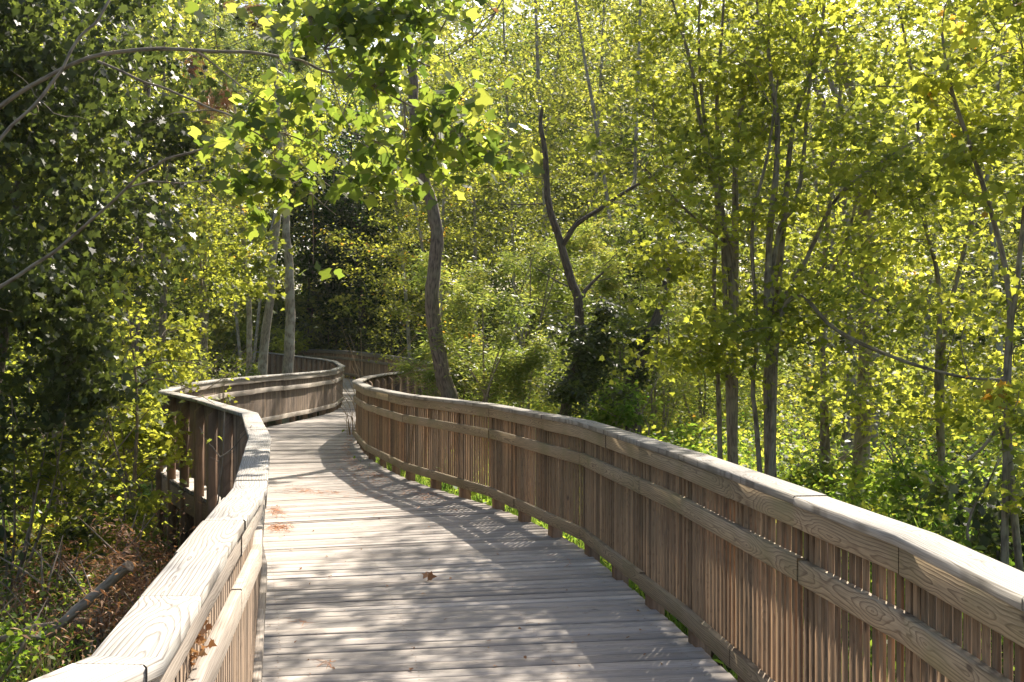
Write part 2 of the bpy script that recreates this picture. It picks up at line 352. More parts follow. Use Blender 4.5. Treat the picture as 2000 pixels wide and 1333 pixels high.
def nodes_of(P, sgn, anchor):
    D = catmull(P, .02); L_ = np.arange(len(D))*.02; a0 = L_[np.argmin(np.linalg.norm(D[:, :2]-anchor, axis=1))]
    ss = np.arange(a0 % (BAY*3), L_[-1], BAY*3); K = np.stack([np.interp(ss, L_, D[:, k]) for k in range(3)], 1); Q = np.empty((len(K)*3-2, 3)); Q[::3] = K; Q[1::3] = (K[1:]+K[:-1]*2)/3; Q[2::3] = (K[1:]*2+K[:-1])/3
    T = np.gradient(Q[:, :2], axis=0); T /= np.linalg.norm(T, axis=1)[:, None]
    Nn = np.stack([T[:, 1], -T[:, 0]], 1) * sgn          # outward: right side sgn=+1
    seg = np.diff(Q[:, :2], axis=0); seg /= np.linalg.norm(seg, axis=1)[:, None]
    mit = np.ones(len(Q))
    for i in range(1, len(Q)-1):
        mit[i] = 1/max(.6, abs(np.dot(Nn[i], np.array([seg[i][1], -seg[i][0]])*sgn)))
    return Q, T, Nn*mit[:, None]
RZ = np.array([0, 0, 1.0])
ZB, ZM, ZT, ZC = (.125, .22), (.72, .815), (.935, 1.03), 1.07
def off(Q, Nn, i, o, z): return np.array([Q[i, 0]+Nn[i, 0]*o, Q[i, 1]+Nn[i, 1]*o, Q[i, 2]+z])

def railing(P, sgn, label, ma):
    Q, T, Nn = nodes_of(P, sgn, (1.22, 3.72) if sgn > 0 else (-.675, 2.25)); n = len(Q)
    root = empty('wooden_railing', (float(Q[4, 0]), float(Q[4, 1]), 0), label, 'railing')
    N3 = np.concatenate([Nn, np.zeros((n, 1))], 1)
    # posts
    for i in range(n):
        t = np.append(T[i], 0); o = np.append(Nn[i]/np.linalg.norm(Nn[i]), 0); mb = MB()
        c = off(Q, Nn, i, .079+.045, 0)
        zt, zl = Q[i, 2]+1.03, Q[i, 2]+.94
        prof = []
        hw, hd = .07, .045
        base = [c - t*hw - o*hd, c + t*hw - o*hd, c + t*hw + o*hd, c - t*hw + o*hd]
        V = [b + RZ*(-1.6) for b in base] + [base[0]+RZ*1.03, base[1]+RZ*1.03, base[2]+RZ*.94, base[3]+RZ*.94]
        u0 = rng.uniform(0, 50); w0 = rng.uniform(0, 20)
        B = [(u0+z, a, w0+b) for z in (0, 2.6) for a, b in ((-.07, 0), (.07, 0), (.07, .09), (-.07, .09))]
        mb.add(V, [(0, 1, 5, 4), (1, 2, 6, 5), (2, 3, 7, 6), (3, 0, 4, 7), (4, 5, 6, 7), (3, 2, 1, 0)], B, rng.random())
        mb.build('post', ma['post'], root)
    # picket panels
    for i in range(n-1):
        a = off(Q, Nn, i, .067, 0); b = off(Q, Nn, i+1, .067, 0); ln = np.linalg.norm(b-a); k = int(round(ln/.0655)); tt = (b-a)/ln
        mb = MB(); acr = np.array([tt[0], tt[1], 0])
        for j in range(k):
            p = a + (b-a)*(j+.5)/k + acr*rng.normal()*.0022
            lean = acr*rng.normal()*.0025
            box_board(mb, p+RZ*(ZB[0]-.004+rng.normal()*.004), p+lean+RZ*1.028, acr, .034, .013, .002)
        mb.build('picket_panel', ma['picket'], root)
    # rail boards, one to two bays long, following the nodes
    for (z0, z1), o, th, nm in ((ZB, .038, .038, 'lower_rail'), (ZM, .038, .038, 'middle_rail'), (ZT, .038, .038, 'upper_rail')):
        i = int(rng.integers(0, 2)) if nm != 'lower_rail' else 1; first = True
        if i > 0: i = 0; step = 1
        else: step = 2
        while i < n-1:
            j = min(n-1, i+step); step = 2 if rng.random() < .8 else 1
            pts, A, B = [], [], []
            jo, jz = rng.normal()*.0022, rng.normal()*.003
            for q in range(i, j+1):
                pts.append(off(Q, Nn, q, o-.0005*rng.random()+jo, (z0+z1)/2+jz)); A.append(RZ); B.append(N3[q])
            pts = np.array(pts)
            d0 = pts[1]-pts[0]; d0 /= np.linalg.norm(d0); d1 = pts[-1]-pts[-2]; d1 /= np.linalg.norm(d1)
            pts[0] += d0*.0025; pts[-1] -= d1*.0025
            mb = MB(); sweep(mb, pts, A, B, z1-z0, th, .004); mb.build(nm, ma['rail'], root)
            i = j
    # cap boards
    def at(f):
        k = min(n-2, int(f)); w = f-k
        return Q[k]*(1-w)+Q[k+1]*w, N3[k]*(1-w)+N3[k+1]*w
    i = 0.0
    while i < n-1.01:
        near = sgn < 0 and Q[min(n-1, int(i)), 1] < 4.3
        step = .66 if near else (2 if rng.random() < .7 else 1)
        nxt = i+step
        if not near and nxt != int(nxt): nxt = float(int(nxt)+1)
        j = min(n-1.0, nxt); fs = [i]+[float(k) for k in range(int(i)+1, int(math.ceil(j))) if k > i+.05 and k < j-.05]+[j]
        jo, jz = rng.normal()*(.003 if near else .003), rng.normal()*(.002 if near else .0018)
        pn = [at(f) for f in fs]
        pts = np.array([p_ + nn*(.07+jo) + RZ*(ZC-.0195+jz) for p_, nn in pn])
        A = [nn for p_, nn in pn]; B = [RZ]*len(pts)
        d0 = pts[1]-pts[0]; d0 /= np.linalg.norm(d0); d1 = pts[-1]-pts[-2]; d1 /= np.linalg.norm(d1)
        pts[0] += d0*.001; pts[-1] -= d1*.001
        mb = MB(); sweep(mb, pts, A, B, .145, .038, .006); mb.build('cap_board', ma['cap'], root)
        i = j
    return root

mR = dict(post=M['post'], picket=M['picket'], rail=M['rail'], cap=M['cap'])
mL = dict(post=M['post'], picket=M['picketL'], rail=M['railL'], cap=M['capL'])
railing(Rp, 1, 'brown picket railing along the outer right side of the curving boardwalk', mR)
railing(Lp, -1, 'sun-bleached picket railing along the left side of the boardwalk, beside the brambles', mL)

# deck
def off_curve(P, sgn, o):
    Q = catmull(P, .25); T = np.gradient(Q[:, :2], axis=0); T /= np.linalg.norm(T, axis=1)[:, None]
    return np.concatenate([Q[:, :2] + np.stack([T[:, 1], -T[:, 0]], 1)*sgn*o, Q[:, 2:3]], 1)
LD, RD = off_curve(Lp, -1, .108), off_curve(Rp, 1, .108)
mid = []
for p in LD[::4]:
    q = RD[np.argmin(np.linalg.norm(RD[:, :2]-p[:2], axis=1))]; mid.append((p+q)/2)
mid = np.array(mid)
for _ in range(6): mid[1:-1] = (mid[:-2]+mid[1:-1]*2+mid[2:])/4
mid = catmull(mid, .1425)
T = np.gradient(mid[:, :2], axis=0); T /= np.linalg.norm(T, axis=1)[:, None]
for _ in range(10): T[1:-1] = (T[:-2]+T[1:-1]*2+T[2:])/4; T /= np.linalg.norm(T, axis=1)[:, None]
def hit(Cv, c, nrm, tv):
    rel = Cv[:, :2]-c[:2]; along = rel@tv; side = rel@nrm; best = None
    for k in np.nonzero(along[:-1]*along[1:] <= 0)[0]:
        f = along[k]/(along[k]-along[k+1]+1e-12); s = side[k]*(1-f)+side[k+1]*f
        if 0 < s < 3 and (best is None or s < best[0]): best = (s, Cv[k]*(1-f)+Cv[k+1]*f)
    return best
ends = []
for c, t in zip(mid, T):
    nr = np.array([t[1], -t[0]]); a = hit(LD, c, -nr, t); b = hit(RD, c, nr, t)
    if a and b: ends.append((a[1], b[1]))
droot = empty('boardwalk_deck', (0, 3, 0), 'weathered grey plank walkway curving away between the two picket railings', 'boardwalk')
droot['kind'] = 'structure'
mb = MB(); SCREWS = []
for i in range(1, len(ends)-1):
    # each plank spans between the mid lines with its neighbours, less a gap
    a0 = (ends[i-1][0]+ends[i][0])/2; a1 = (ends[i+1][0]+ends[i][0])/2; b0 = (ends[i-1][1]+ends[i][1])/2; b1 = (ends[i+1][1]+ends[i][1])/2
    g = .5*(.006 + .005*rng.random()); ea = (a1-a0); la = np.linalg.norm(ea)+1e-9; eb = b1-b0; lb = np.linalg.norm(eb)+1e-9
    if la < .02 or lb < .02: continue
    jz = rng.normal()*.0016; tz = rng.normal()*.0024
    ax = b1-a1; ax /= np.linalg.norm(ax); ea0 = rng.uniform(-.008, .008); eb0 = rng.uniform(-.008, .008)
    u0 = rng.uniform(0, 60); v0 = rng.uniform(-.05, .05); w0 = rng.uniform(0, 20)
    V, B = [], []
    W_ = float(np.linalg.norm((b0+b1)/2-(a0+a1)/2))
    cup = rng.normal()*.0012
    for e, (q0, q1, l, s) in enumerate(((a0 - ax*ea0, a1 - ax*ea0, la, 0), (b0 + ax*eb0, b1 + ax*eb0, lb, 1))):
        d = (q1-q0)/l; hw = l/2-g; cc = (q0+q1)/2; ch = .005
        for (x, z) in ((-hw, -.038), (-hw, -ch), (-hw+ch, 0), (0, cup), (hw-ch, 0), (hw, -ch), (hw, -.038)):
            V.append(cc + d*x + RZ*(z+jz+tz*(x/hw))); B.append((u0+s*W_, v0+x, w0+z))
    k = 7; F = [(j, j+1, k+j+1, k+j) for j in range(k-1)] + [(k-1, 0, k, 2*k-1)]
    F += [(0, 1, 2, 3), (0, 3, 6, 0)][:1] + [(3, 4, 5, 6)] + [(k, k+3, k+2, k+1)] + [(k+3, k+6, k+5, k+4)]
    mb.add(V, F, B, rng.random())
    if a1[1] < 15:
        for f in (.055, .35, .65, .945):
            for sgn_ in (-1, 1):
                e_ = (a0+a1)/2*(1-f)+(b0+b1)/2*f; dv_ = (a1-a0)/la*(la*.5-.032)*sgn_
                SCREWS.append(e_+dv_+ax*rng.normal()*.006+RZ*(jz+tz*sgn_*.5+.0012))
mb.build('decking', M['deck'], droot)
def screws(name, pts, parent, r_=.0048):
    pts = np.array(pts) - np.array(parent.location); th = np.linspace(0, 2*np.pi, 6, endpoint=False)
    V = (pts[:, None] + np.stack([np.cos(th)*r_, np.sin(th)*r_, 0*th], 1)[None]).reshape(-1, 3)
    return tag(link(name, make_mesh(name, V, np.arange(len(V)).reshape(-1, 6), M['post']), parent), kind='stuff')
screws('screw_heads', SCREWS, droot)
for P, s in ((Lp, -1), (Rp, 1)):
    Q = catmull(P, .93); T2 = np.gradient(Q[:, :2], axis=0); T2 /= np.linalg.norm(T2, axis=1)[:, None]
    n3 = np.concatenate([np.stack([T2[:, 1], -T2[:, 0]], 1)*s, np.zeros((len(Q), 1))], 1)
    mb = MB(); sweep(mb, Q + n3*.085 + RZ*(-.17), [RZ]*len(Q), list(n3), .235, .038); mb.build('rim_joist', M['post'], droot)
    for i in range(2, len(Q)-1, 4):
        mb = MB(); c = Q[i]-n3[i]*.25; box_board(mb, c+RZ*(-1.6), c+RZ*(-.06), n3[i], .14, .14); mb.build('support_pile', M['post'], droot)

# ------------------------------------------------------------------ ground
def near_path(x, y):
    i = np.argmin((mid[:, 0]-x)**2+(mid[:, 1]-y)**2); d = math.hypot(mid[i, 0]-x, mid[i, 1]-y)
    j = min(i+1, len(mid)-1); i0 = max(j-1, 0); tx, ty = mid[j, 0]-mid[i0, 0], mid[j, 1]-mid[i0, 1]
    return d, (1 if (x-mid[i, 0])*ty-(y-mid[i, 1])*tx > 0 else -1)
def ground_z(x, y):
    d, s = near_path(x, y); zr, zl = -.42, -1.05
    f = max(0, min(1, .5 + s*d/3.0)); z = zl+(zr-zl)*f
    if s < 0: z += .02*max(0, d-3)
    z += .10*math.sin(x*.55+1.3)*math.sin(y*.43) + .05*math.sin(x*1.9+y*1.1)
    far = max(0, math.hypot(x, y)-45); return z + .03*far
def grid_axis(lo, hi, fl, fh, fs):
    a = list(np.arange(fl, fh, fs)); g = fs
    x = fh
    while x < hi: a.append(x); g *= 1.25; x += g
    x = fl; g = fs
    while x > lo: g *= 1.25; x -= g; a.insert(0, x)
    return np.array(a)
gx = grid_axis(-400, 400, -22, 22, .5); gy = grid_axis(-300, 500, -4, 48, .5)
GV = [(x, y, ground_z(x, y) + rng.normal()*.02) for y in gy for x in gx]
nx = len(gx); ii, jj = np.meshgrid(np.arange(len(gy)-1), np.arange(nx-1), indexing='ij')
GF = np.stack([ii*nx+jj, ii*nx+jj+1, (ii+1)*nx+jj+1, (ii+1)*nx+jj], -1).reshape(-1, 4)
m, t, out = nodes('forest_floor'); g = N(t, 'ShaderNodeNewGeometry')
n1 = N(t, 'ShaderNodeTexNoise'); n1.inputs['Scale'].default_value = .9; n1.inputs['Detail'].default_value = 6; t.links.new(g.outputs['Position'], n1.inputs['Vector'])
n2 = N(t, 'ShaderNodeTexNoise'); n2.inputs['Scale'].default_value = 22; n2.inputs['Detail'].default_value = 5; t.links.new(g.outputs['Position'], n2.inputs['Vector'])
c1 = ramp(t, n2.outputs['Fac'], [(.35, (.03, .022, .014)), (.55, (.07, .048, .028)), (.7, (.12, .085, .05))])
c2 = ramp(t, n2.outputs['Fac'], [(.35, (.015, .03, .008)), (.65, (.045, .075, .018))])
col = mixc(t, ramp(t, n1.outputs['Fac'], [(.44, (0, 0, 0)), (.56, (1, 1, 1))]), c1, c2)
p = N(t, 'ShaderNodeBsdfPrincipled'); p.inputs['Roughness'].default_value = .95; p.inputs['Specular IOR Level'].default_value = 0; t.links.new(col, p.inputs['Base Color'])
bp = N(t, 'ShaderNodeBump'); bp.inputs['Strength'].default_value = 1; bp.inputs['Distance'].default_value = .05; t.links.new(n2.outputs['Fac'], bp.inputs['Height']); t.links.new(bp.outputs[0], p.inputs['Normal'])
t.links.new(p.outputs[0], out.inputs[0])
tag(link('ground', make_mesh('ground', GV, GF, m, smooth=True)), kind='structure')

def gp(x, y): return np.array([x, y, ground_z(x, y)])
def gbase(px_, d): X = (px_-1000)*d/FPX; return gp(X, d)

# VEGETATION
def J(a, s): return tuple(np.array(a)+rng.normal(size=3)*s)
def W3(*pts): return [wp(*p) for p in pts]
def B(px_, py_, d, rx, rz, nc, npl, cr, ry=None):
    """blob centred on the photo pixel, radii in metres"""
    return (wp(px_, py_, d), (rx, ry or rx, rz), nc, npl, cr)

def simple_tree(name, label, cat, x, y, h, cr, r0, leaf, size, mat, bk, group=None, nc=60, npl=60, zlo=.3, lean=0, crad=.5, nst=1, twigs=.6, **kw):
    b = gp(x, y); st = []; bl = []
    for k in range(nst):
        ax = rng.normal()*.06*h*(1+nst*.8)/2 + lean; ay = rng.normal()*.05*h
        pts = [b+(rng.normal(size=3)*[.1, .1, 0])*(nst > 1), b+[ax*.3, ay*.3, h*.35], b+[ax*.8, ay*.8, h*.7], b+[ax, ay, h*.97]]
        st.append((pts, r0*(1 if nst == 1 else .7), .012))
        bl.append((b+np.array([ax*.75, ay*.75, h*(zlo+1)/2]), (cr, cr, h*(1-zlo)/2), max(3, nc//nst), npl, crad))
    return tree(name, label, cat, b, st, bl, leaf, size, mat, bk, group, twigs=twigs, **kw)

# --- far woods that read as one mass
LP = []
woods = [(0, 0)]
def woodmass():
    P, R = [], []
    for k in range(330):
        y = rng.uniform(50, 118); x = rng.uniform(-.72, .72)*y
        px_ = 1000 + x*FPX/y
        h = max(rng.uniform(18, 29), .30*y+rng.uniform(2, 6))
        if 520 < px_ < 800 and y < 80: continue
        if 1560 < px_ < 1690: h *= .74
        nc = 46; cr = rng.uniform(2.2, 3.6)
        c, _ = clumps((x, y, h*.52), (cr, cr, h*.5), nc, 74, 1.0, flat=.5); P.append(c)
        R.append(np.clip(np.repeat(rng.normal(.36 + .16*rng.normal(), .2, nc), 74) + rng.normal(size=len(c))*.10, 0, .96))
        if k % 2: continue
        x2 = rng.uniform(-.75, .75)*y; c, _ = clumps((x2, y, 2.2+max(0, math.hypot(x2, y)-45)*.03), (4.2, 2.5, 2.6), 30, 74, .9, flat=.5); P.append(c)
        R.append(np.clip(np.repeat(rng.normal(.30, .2, 30), 74) + rng.normal(size=len(c))*.10, 0, .96))
    return np.concatenate(P), np.concatenate(R)
P_, R_ = woodmass()
tag(link('woods', leaf_mesh('woods', P_, .25, 'diamond', M['woodleaf'], .6, .3, rnd=R_, run=74)), 'yellow-green woodland closing off the view behind all the nearer trees', 'woods', kind='stuff')

# --- evergreens above the far railing, the gap's deep shadow put into their leaf colour
for k, (px_, d, h, lab) in enumerate([(600, 53, 13, 'shadow-dark evergreen behind the far railing, nearest the pale straight trunks'),
        (655, 57, 13, 'shadow-dark evergreen behind the far railing, in the middle of the dark gap'),
        (715, 52, 12.5, 'shadow-dark evergreen behind the far railing, beside the bent brown trunk'),
        (775, 56, 11, 'shadow-dark evergreen hidden behind the bent brown trunk')]):
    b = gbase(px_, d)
    simple_tree('evergreen_tree', lab, 'evergreen tree', b[0], b[1], h, 2.2, .2, 'oval', .20, M['ever'], M['bark_dark'], 'shadow-dark evergreens behind the far railing', nc=150, npl=60, zlo=.02, crad=.75)
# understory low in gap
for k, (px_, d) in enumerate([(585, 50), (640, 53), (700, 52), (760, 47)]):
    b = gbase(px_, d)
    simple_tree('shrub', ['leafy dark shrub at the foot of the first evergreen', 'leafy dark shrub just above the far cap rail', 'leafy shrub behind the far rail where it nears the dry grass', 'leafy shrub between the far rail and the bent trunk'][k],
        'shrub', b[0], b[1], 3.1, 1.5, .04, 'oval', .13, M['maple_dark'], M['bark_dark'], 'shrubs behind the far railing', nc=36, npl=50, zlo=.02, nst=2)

# --- background yellow-green trees with thin pale stems
BGT = [(1010, 40, 19, 'thin pale-stemmed tree directly behind the bent brown trunk'), (1075, 34, 17, 'thin pale-stemmed tree behind the broken tip of the forked tree'),
       (1150, 38, 19, 'thin pale-stemmed tree above the fork of the dark tree'), (1230, 31, 17, 'thin pale-stemmed tree between the forked tree and the right maples'),
       (1310, 42, 20, 'thin tree just left of the multi-stemmed maples'), (930, 44, 18, 'thin tree rising above the overhanging leafy bough'),
       (860, 36, 12, 'slender tree behind the curve of the bent brown trunk'), (1390, 36, 17, 'thin tree behind the first maple clump'),
       (1480, 44, 18, 'thin tree behind the second maple clump'), (1620, 33, 14.5, 'thin tree right of the maple clumps'),
       (1700, 42, 15, 'thin tree standing where sky shows through'), (1800, 31, 15, 'tree with open crown left of the right-hand maple'),
       (1890, 38, 19, 'tall tree behind the right-hand maple'), (1960, 28, 15, 'tree behind the thin dark stem at the right'),
       (2060, 33, 17, 'tree partly out of view on the right'), (480, 44, 18, 'yellow-green tree behind the pale straight trunks'),
       (400, 50, 20, 'tree rising behind the left bend of the boardwalk'), (300, 42, 19, 'tree behind the left thicket'), (180, 38, 18, 'tree mostly hidden by the left thicket'), (60, 44, 20, 'tree at the left behind the dark maple'),
       (805, 44, 13, 'tall tree whose crown hangs over the dark gap'), (610, 70, 21, 'tallest crown far behind the dark gap')]
for k, (px_, d, h, lab) in enumerate(BGT):
    b = gbase(px_, d); hi = px_ in (690, 610, 480)
    simple_tree('slender_tree', lab, 'slender tree', b[0], b[1], h, 2.3+.5*rng.random(), .075, 'maple' if d < 30 else 'oval', .10 if d < 40 else .13,
        M['woodleaf'] if k % 3 else M['maple'], M['bark_pale'], 'slender background trees', nc=120, npl=72, zlo=.5 if hi else .05, crad=.55, nst=1 if k % 3 else 2)

# --- left mid-distance trees (lit crowns)
LM = [((-6.9, 17.5), 9.5, 1.55, .075, 'sweetgum-like tree leaning over the left bend', 'maple', .085, .06),
      ((-8.3, 20.5), 11, 1.9, .09, 'leafy tree behind the left bend of the railing', 'maple', .09, .05),
      ((-7.4, 24.5), 10, 1.5, .08, 'small-leaved tree left of the pale straight trunks', 'oval', .085, .05),
      ((-9.9, 26), 13, 2.4, .1, 'tall leafy tree in the second row on the left', 'maple', .11, .1),
      ((-8.2, 31), 11, 1.2, .09, 'yellow-green tree beside the leftmost pale trunk', 'maple', .11, .25),
      ((-12.5, 23), 14, 2.6, .12, 'tall leafy tree behind the dark left maple', 'maple', .11, .1)]
for (x, y), h, cr, r0, lab, lf, sz, zl in LM:
    simple_tree('broadleaf_tree', lab, 'broadleaf tree', x, y, h, cr, r0, lf, sz*.8, M['maple'] if y != 20.5 else M['tulip'], M['bark_grey'], 'leafy trees left of the boardwalk', nc=int(56*cr*h/9), npl=84, zlo=zl, crad=.42, nst=2)

# --- near maples on the left, shade put into their dark leaf colour
DM = [((-6.6, 11.6), [B(40, 330, 11.2, 1.3, 1.9, 80, 70, .38), B(-40, 40, 11, 2.0, 1.3, 70, 70, .4), B(90, 620, 11.6, .85, .85, 34, 60, .32), B(-60, 620, 11.5, 1.0, 1.2, 40, 60, .36), B(110, 780, 11.8, .5, .5, 16, 50, .3)],
       'shade-dark maple closest to the left edge'),
      ((-6.4, 14.0), [B(170, 200, 14, 1.5, 1.8, 85, 70, .42), B(140, 520, 14, 1.2, 1.3, 64, 70, .38), B(225, 740, 14.2, .6, .7, 22, 50, .3)],
       'shade-dark maple behind the arching bare branch')]
for (x, y), bl, lab in DM:
    b = gp(x, y)
    st = [([b, b+[.1, .1, 2.2], b+[.5, -.1, 4.5], b+[1.0, .1, 7]], .13, .02), ([b+[.1, 0, 0], b+[-.4, .2, 2.5], b+[-.6, .1, 6]], .1, .02)]
    tree('maple_tree', lab, 'maple tree', b, st, [(x0, x1, x2, int(x3*1.2), x4) for x0, x1, x2, x3, x4 in bl], 'maple', .08, M['maple_dark'], M['bark_dark'], 'shade-dark maples at the left', droop=.7, up=.5)

# --- tulip tree with long bare arching limbs and the overhanging bough
b = gp(-5.6, 9.4); root = empty('tulip_tree', tuple(b), 'tulip tree with long arching bare limbs and a leafy bough over the walkway', 'tulip tree')
mb = MB(); tube(mb, wig([b, b+[.05, 0, 1.6], b+[.1, 0, 3.2], b+[.0, .1, 5.5], b+[.2, .1, 9]], .02, 14), np.linspace(.12, .05, 14), 10, .04); mb.build('trunk', M['bark_grey'], root, True)
limbs = [([(-260, 420, 9.4), (0, 210, 9.3), (130, 130, 9.2), (215, 103, 9.1), (330, 96, 9), (450, 100, 8.9), (560, 115, 8.8), (640, 140, 8.6), (740, 175, 8.4), (860, 235, 8.3), (960, 300, 8.2)], .045, .006),
         ([(-250, 700, 9.4), (0, 560, 9.4), (90, 500, 9.4), (160, 448, 9.3), (245, 370, 9.2), (285, 333, 9.1), (340, 305, 9.0), (420, 284, 9), (485, 255, 8.9), (560, 262, 8.8), (640, 300, 8.7)], .040, .005),
         ([(245, 368, 9.2), (300, 355, 9.1), (370, 358, 9.0), (440, 345, 8.9), (490, 325, 8.9)], .014, .004),
         ([(190, 120, 9.1), (250, 145, 9), (330, 178, 9), (400, 205, 8.9), (470, 238, 8.8), (560, 300, 8.7), (650, 370, 8.5)], .020, .004),
         ([(-10, 285, 8.6), (60, 210, 8.7), (110, 150, 8.8), (150, 80, 8.9), (200, 20, 9), (240, -60, 9.2)], .022, .012),
         ([(380, 98, 9), (450, 150, 8.9), (540, 215, 8.8), (640, 290, 8.6), (700, 350, 8.5)], .012, .003),
         ([(560, -60, 8.6), (600, 40, 8.5), (640, 110, 8.4), (660, 200, 8.3), (690, 260, 8.3)], .014, .004),
         ([(1010, -80, 8.8), (960, 40, 8.6), (900, 90, 8.5), (840, 130, 8.4)], .012, .003),
         ([(480, -120, 9), (620, -40, 8.8), (760, 30, 8.6), (860, 60, 8.5)], .03, .006),
         ([(240, -200, 9.4), (480, -120, 9)], .045, .03),
         ([(480, 258, 8.9), (540, 310, 8.8), (600, 372, 8.7), (660, 420, 8.6)], .008, .003)]
mb = MB(); AP = []
for pts, r0, r1 in limbs:
    W_ = W3(*pts)
    if r0 > .04 or pts[0][0] < -200: W_ = [b+np.array([.05, .03, max(.3, W_[0][2]-b[2]-.25)])] + W_
    Q = wig(W_, .006, len(pts)*2); AP.append(Q); Q = catmull(Q, .04); tube(mb, Q, np.linspace(r0*.56, r1*.8, len(Q)), 8, .05)
    for _ in range(5):
        q = Q[rng.integers(3, len(Q)-2)]; dv = rng.normal(size=3)*np.array([.25, .2, .25]); tube(mb, wig([q, q+dv*.5+rng.normal(size=3)*.03, q+dv], .006, 7), np.linspace(.005, .0015, 7), 4)
AP = np.concatenate(AP)
bl = [B(640, 60, 8.5, .42, .30, 20, 15, .15), B(760, 70, 8.5, .42, .34, 20, 15, .15), B(690, 150, 8.4, .35, .25, 14, 14, .14), B(880, 25, 8.4, .40, .13, 10, 12, .12),
      B(640, 250, 8.6, .50, .22, 18, 14, .15), B(560, 210, 8.8, .30, .22, 8, 12, .13), B(760, 260, 8.4, .50, .22, 18, 14, .15), B(880, 215, 8.3, .38, .16, 12, 13, .14), B(940, 270, 8.2, .28, .14, 9, 12, .13),
      B(620, 345, 8.7, .52, .18, 16, 13, .14), B(730, 360, 8.5, .28, .15, 9, 12, .13), B(860, 310, 8.3, .40, .13, 11, 12, .13), B(520, 290, 8.8, .25, .2, 6, 11, .13),
      B(920, 365, 8.2, .10, .05, 2, 10, .1), B(510, 425, 8.8, .13, .14, 4, 9, .1), B(600, 520, 8.9, .09, .09, 2, 8, .09), B(700, -40, 8.5, .9, .25, 20, 14, .16), B(430, 280, 9, .3, .2, 5, 9, .13)]
LPp, tw = [], MB()
for bb in bl:
    tw = mb; bb = (bb[0], (bb[1][0]*1.12, bb[1][0]*.45, bb[1][2]*1.0), int(bb[2]*.95), max(4, int(bb[3]*.62)), bb[4]*1.4)
    p_, cc = clumps(*bb, flat=.5); LPp.append(p_)
    for c in cc:
        a = AP[np.argmin(np.linalg.norm(AP-c, axis=1)+np.maximum(0, AP[:, 0]-c[0])*.6)]
        Q = catmull([a, (a+c)/2+rng.normal(size=3)*.03, c], None)[::4]; tube(tw, Q, np.linspace(.0055, .002, len(Q)), 4)
mb.build('limbs', M['twig'], root, True)
link('crown', leaf_mesh('crown', np.concatenate(LPp), .10, 'tulip', M['tulip'], .8, .75, origin=b, fold=.1, jit=.16), root)
rl = tag(link('red_leaf', leaf_mesh('red_leaf', [wp(962, 15, 8.3)], .07, 'maple', M['dead'], .3, rnd=[.5])), 'single orange-red leaf hanging at the tip of the top bough', 'leaf')

# --- pine with brown dead needle clusters, upper left
b = gp(-7.6, 23); root = empty('pine_tree', tuple(b), 'pine with long green needles and hanging clumps of brown dead needles', 'pine tree')
mb = MB(); tube(mb, wig([b, b+[.2, 0, 5], b+[.5, 0, 11]], .02, 12), np.linspace(.12, .05, 12), 8, .05); mb.build('trunk', M['bark_brown'], root, True)
tw = MB()
def tufts(cs, nn, ln):
    P, D = [], []
    for c in cs:
        ax = rng.normal(size=3); ax[2] = abs(ax[2])*.3; ax /= np.linalg.norm(ax)
        d = ax + rng.normal(size=(nn, 3))*.75; P.append(np.repeat(c[None], nn, 0)-ax*rng.random((nn, 1))*.08); D.append(d)
        a = b+np.array([.3, 0, min(10.5, c[2]-b[2]+.4)]); Q = catmull([a, (a+c)/2+rng.normal(size=3)*.15, c], None)[::4]
        if rng.random() < .10: tube(tw, wig(Q[::3], .05, 10), np.linspace(.014, .003, 10), 4)
    return np.concatenate(P), np.concatenate(D)
gc = np.concatenate([clumps(wp(590, 90, 16.5), (.75, .6, .6), 26, 1, .05)[1], clumps(wp(470, 60, 17), (.9, .6, .5), 22, 1, .05)[1], clumps(wp(440, 230, 17.5), (.5, .5, .5), 14, 1, .05)[1], clumps(wp(640, -20, 16.5), (.7, .6, .4), 14, 1, .05)[1]])
P_, D_ = tufts(gc, 150, .2); link('needles', leaf_mesh('needles', P_, .21, 'needle', M['pine'], .2, 0, dirs=D_, origin=b, fold=0), root)
bc_ = np.concatenate([clumps(wp(370, 160, 16.5), (.22, .3, .35), 22, 1, .05)[1], clumps(wp(425, 200, 16.5), (.25, .3, .25), 16, 1, .05)[1], clumps(wp(470, 20, 16.5), (.2, .3, .3), 10, 1, .05)[1]])
P_, D_ = tufts(bc_, 60, .15); D_[:, 2] -= .8; link('dead_needles', leaf_mesh('dead_needles', P_, .16, 'needle', M['brownneedle'], .2, 0, dirs=D_, origin=b, fold=0), root)
tw.build('branches', M['bark_dark'], root, True)

# --- pale straight trunks behind the left railing
for pts, r, lab in [([(563, 740, 27.3), (566, 600, 27.3), (562, 480, 27.2), (556, 390, 27), (540, 200, 27), (530, -60, 27)], .115, 'pale grey trunk standing closest behind the curved left railing'),
                    ([(512, 740, 29), (522, 620, 29), (534, 500, 29), (545, 400, 29), (560, 200, 29), (580, -40, 29)], .105, 'mottled pale trunk leaning right, left of the closest pale trunk'),
                    ([(487, 740, 31), (486, 600, 31), (478, 500, 31), (470, 380, 31), (455, 160, 31)], .06, 'thin pale stem leaning left beside the two pale trunks')]:
    P = W3(*pts); b = gp(P[0][0], P[0][1]); P = [b]+P
    d = pts[0][2]
    tree('pale_trunk_tree', lab, 'tree', b, [(P, r, .03)], [B(pts[2][0]-20, 520, d-.8, .9, 1.2, 10, 45, .4), B(pts[-1][0]-10, 250, d, 1.6, 1.2, 22, 45, .45)],
         'maple', .12, M['maple'], M['bark_pale'], 'pale trunks behind the left railing', kside=10)

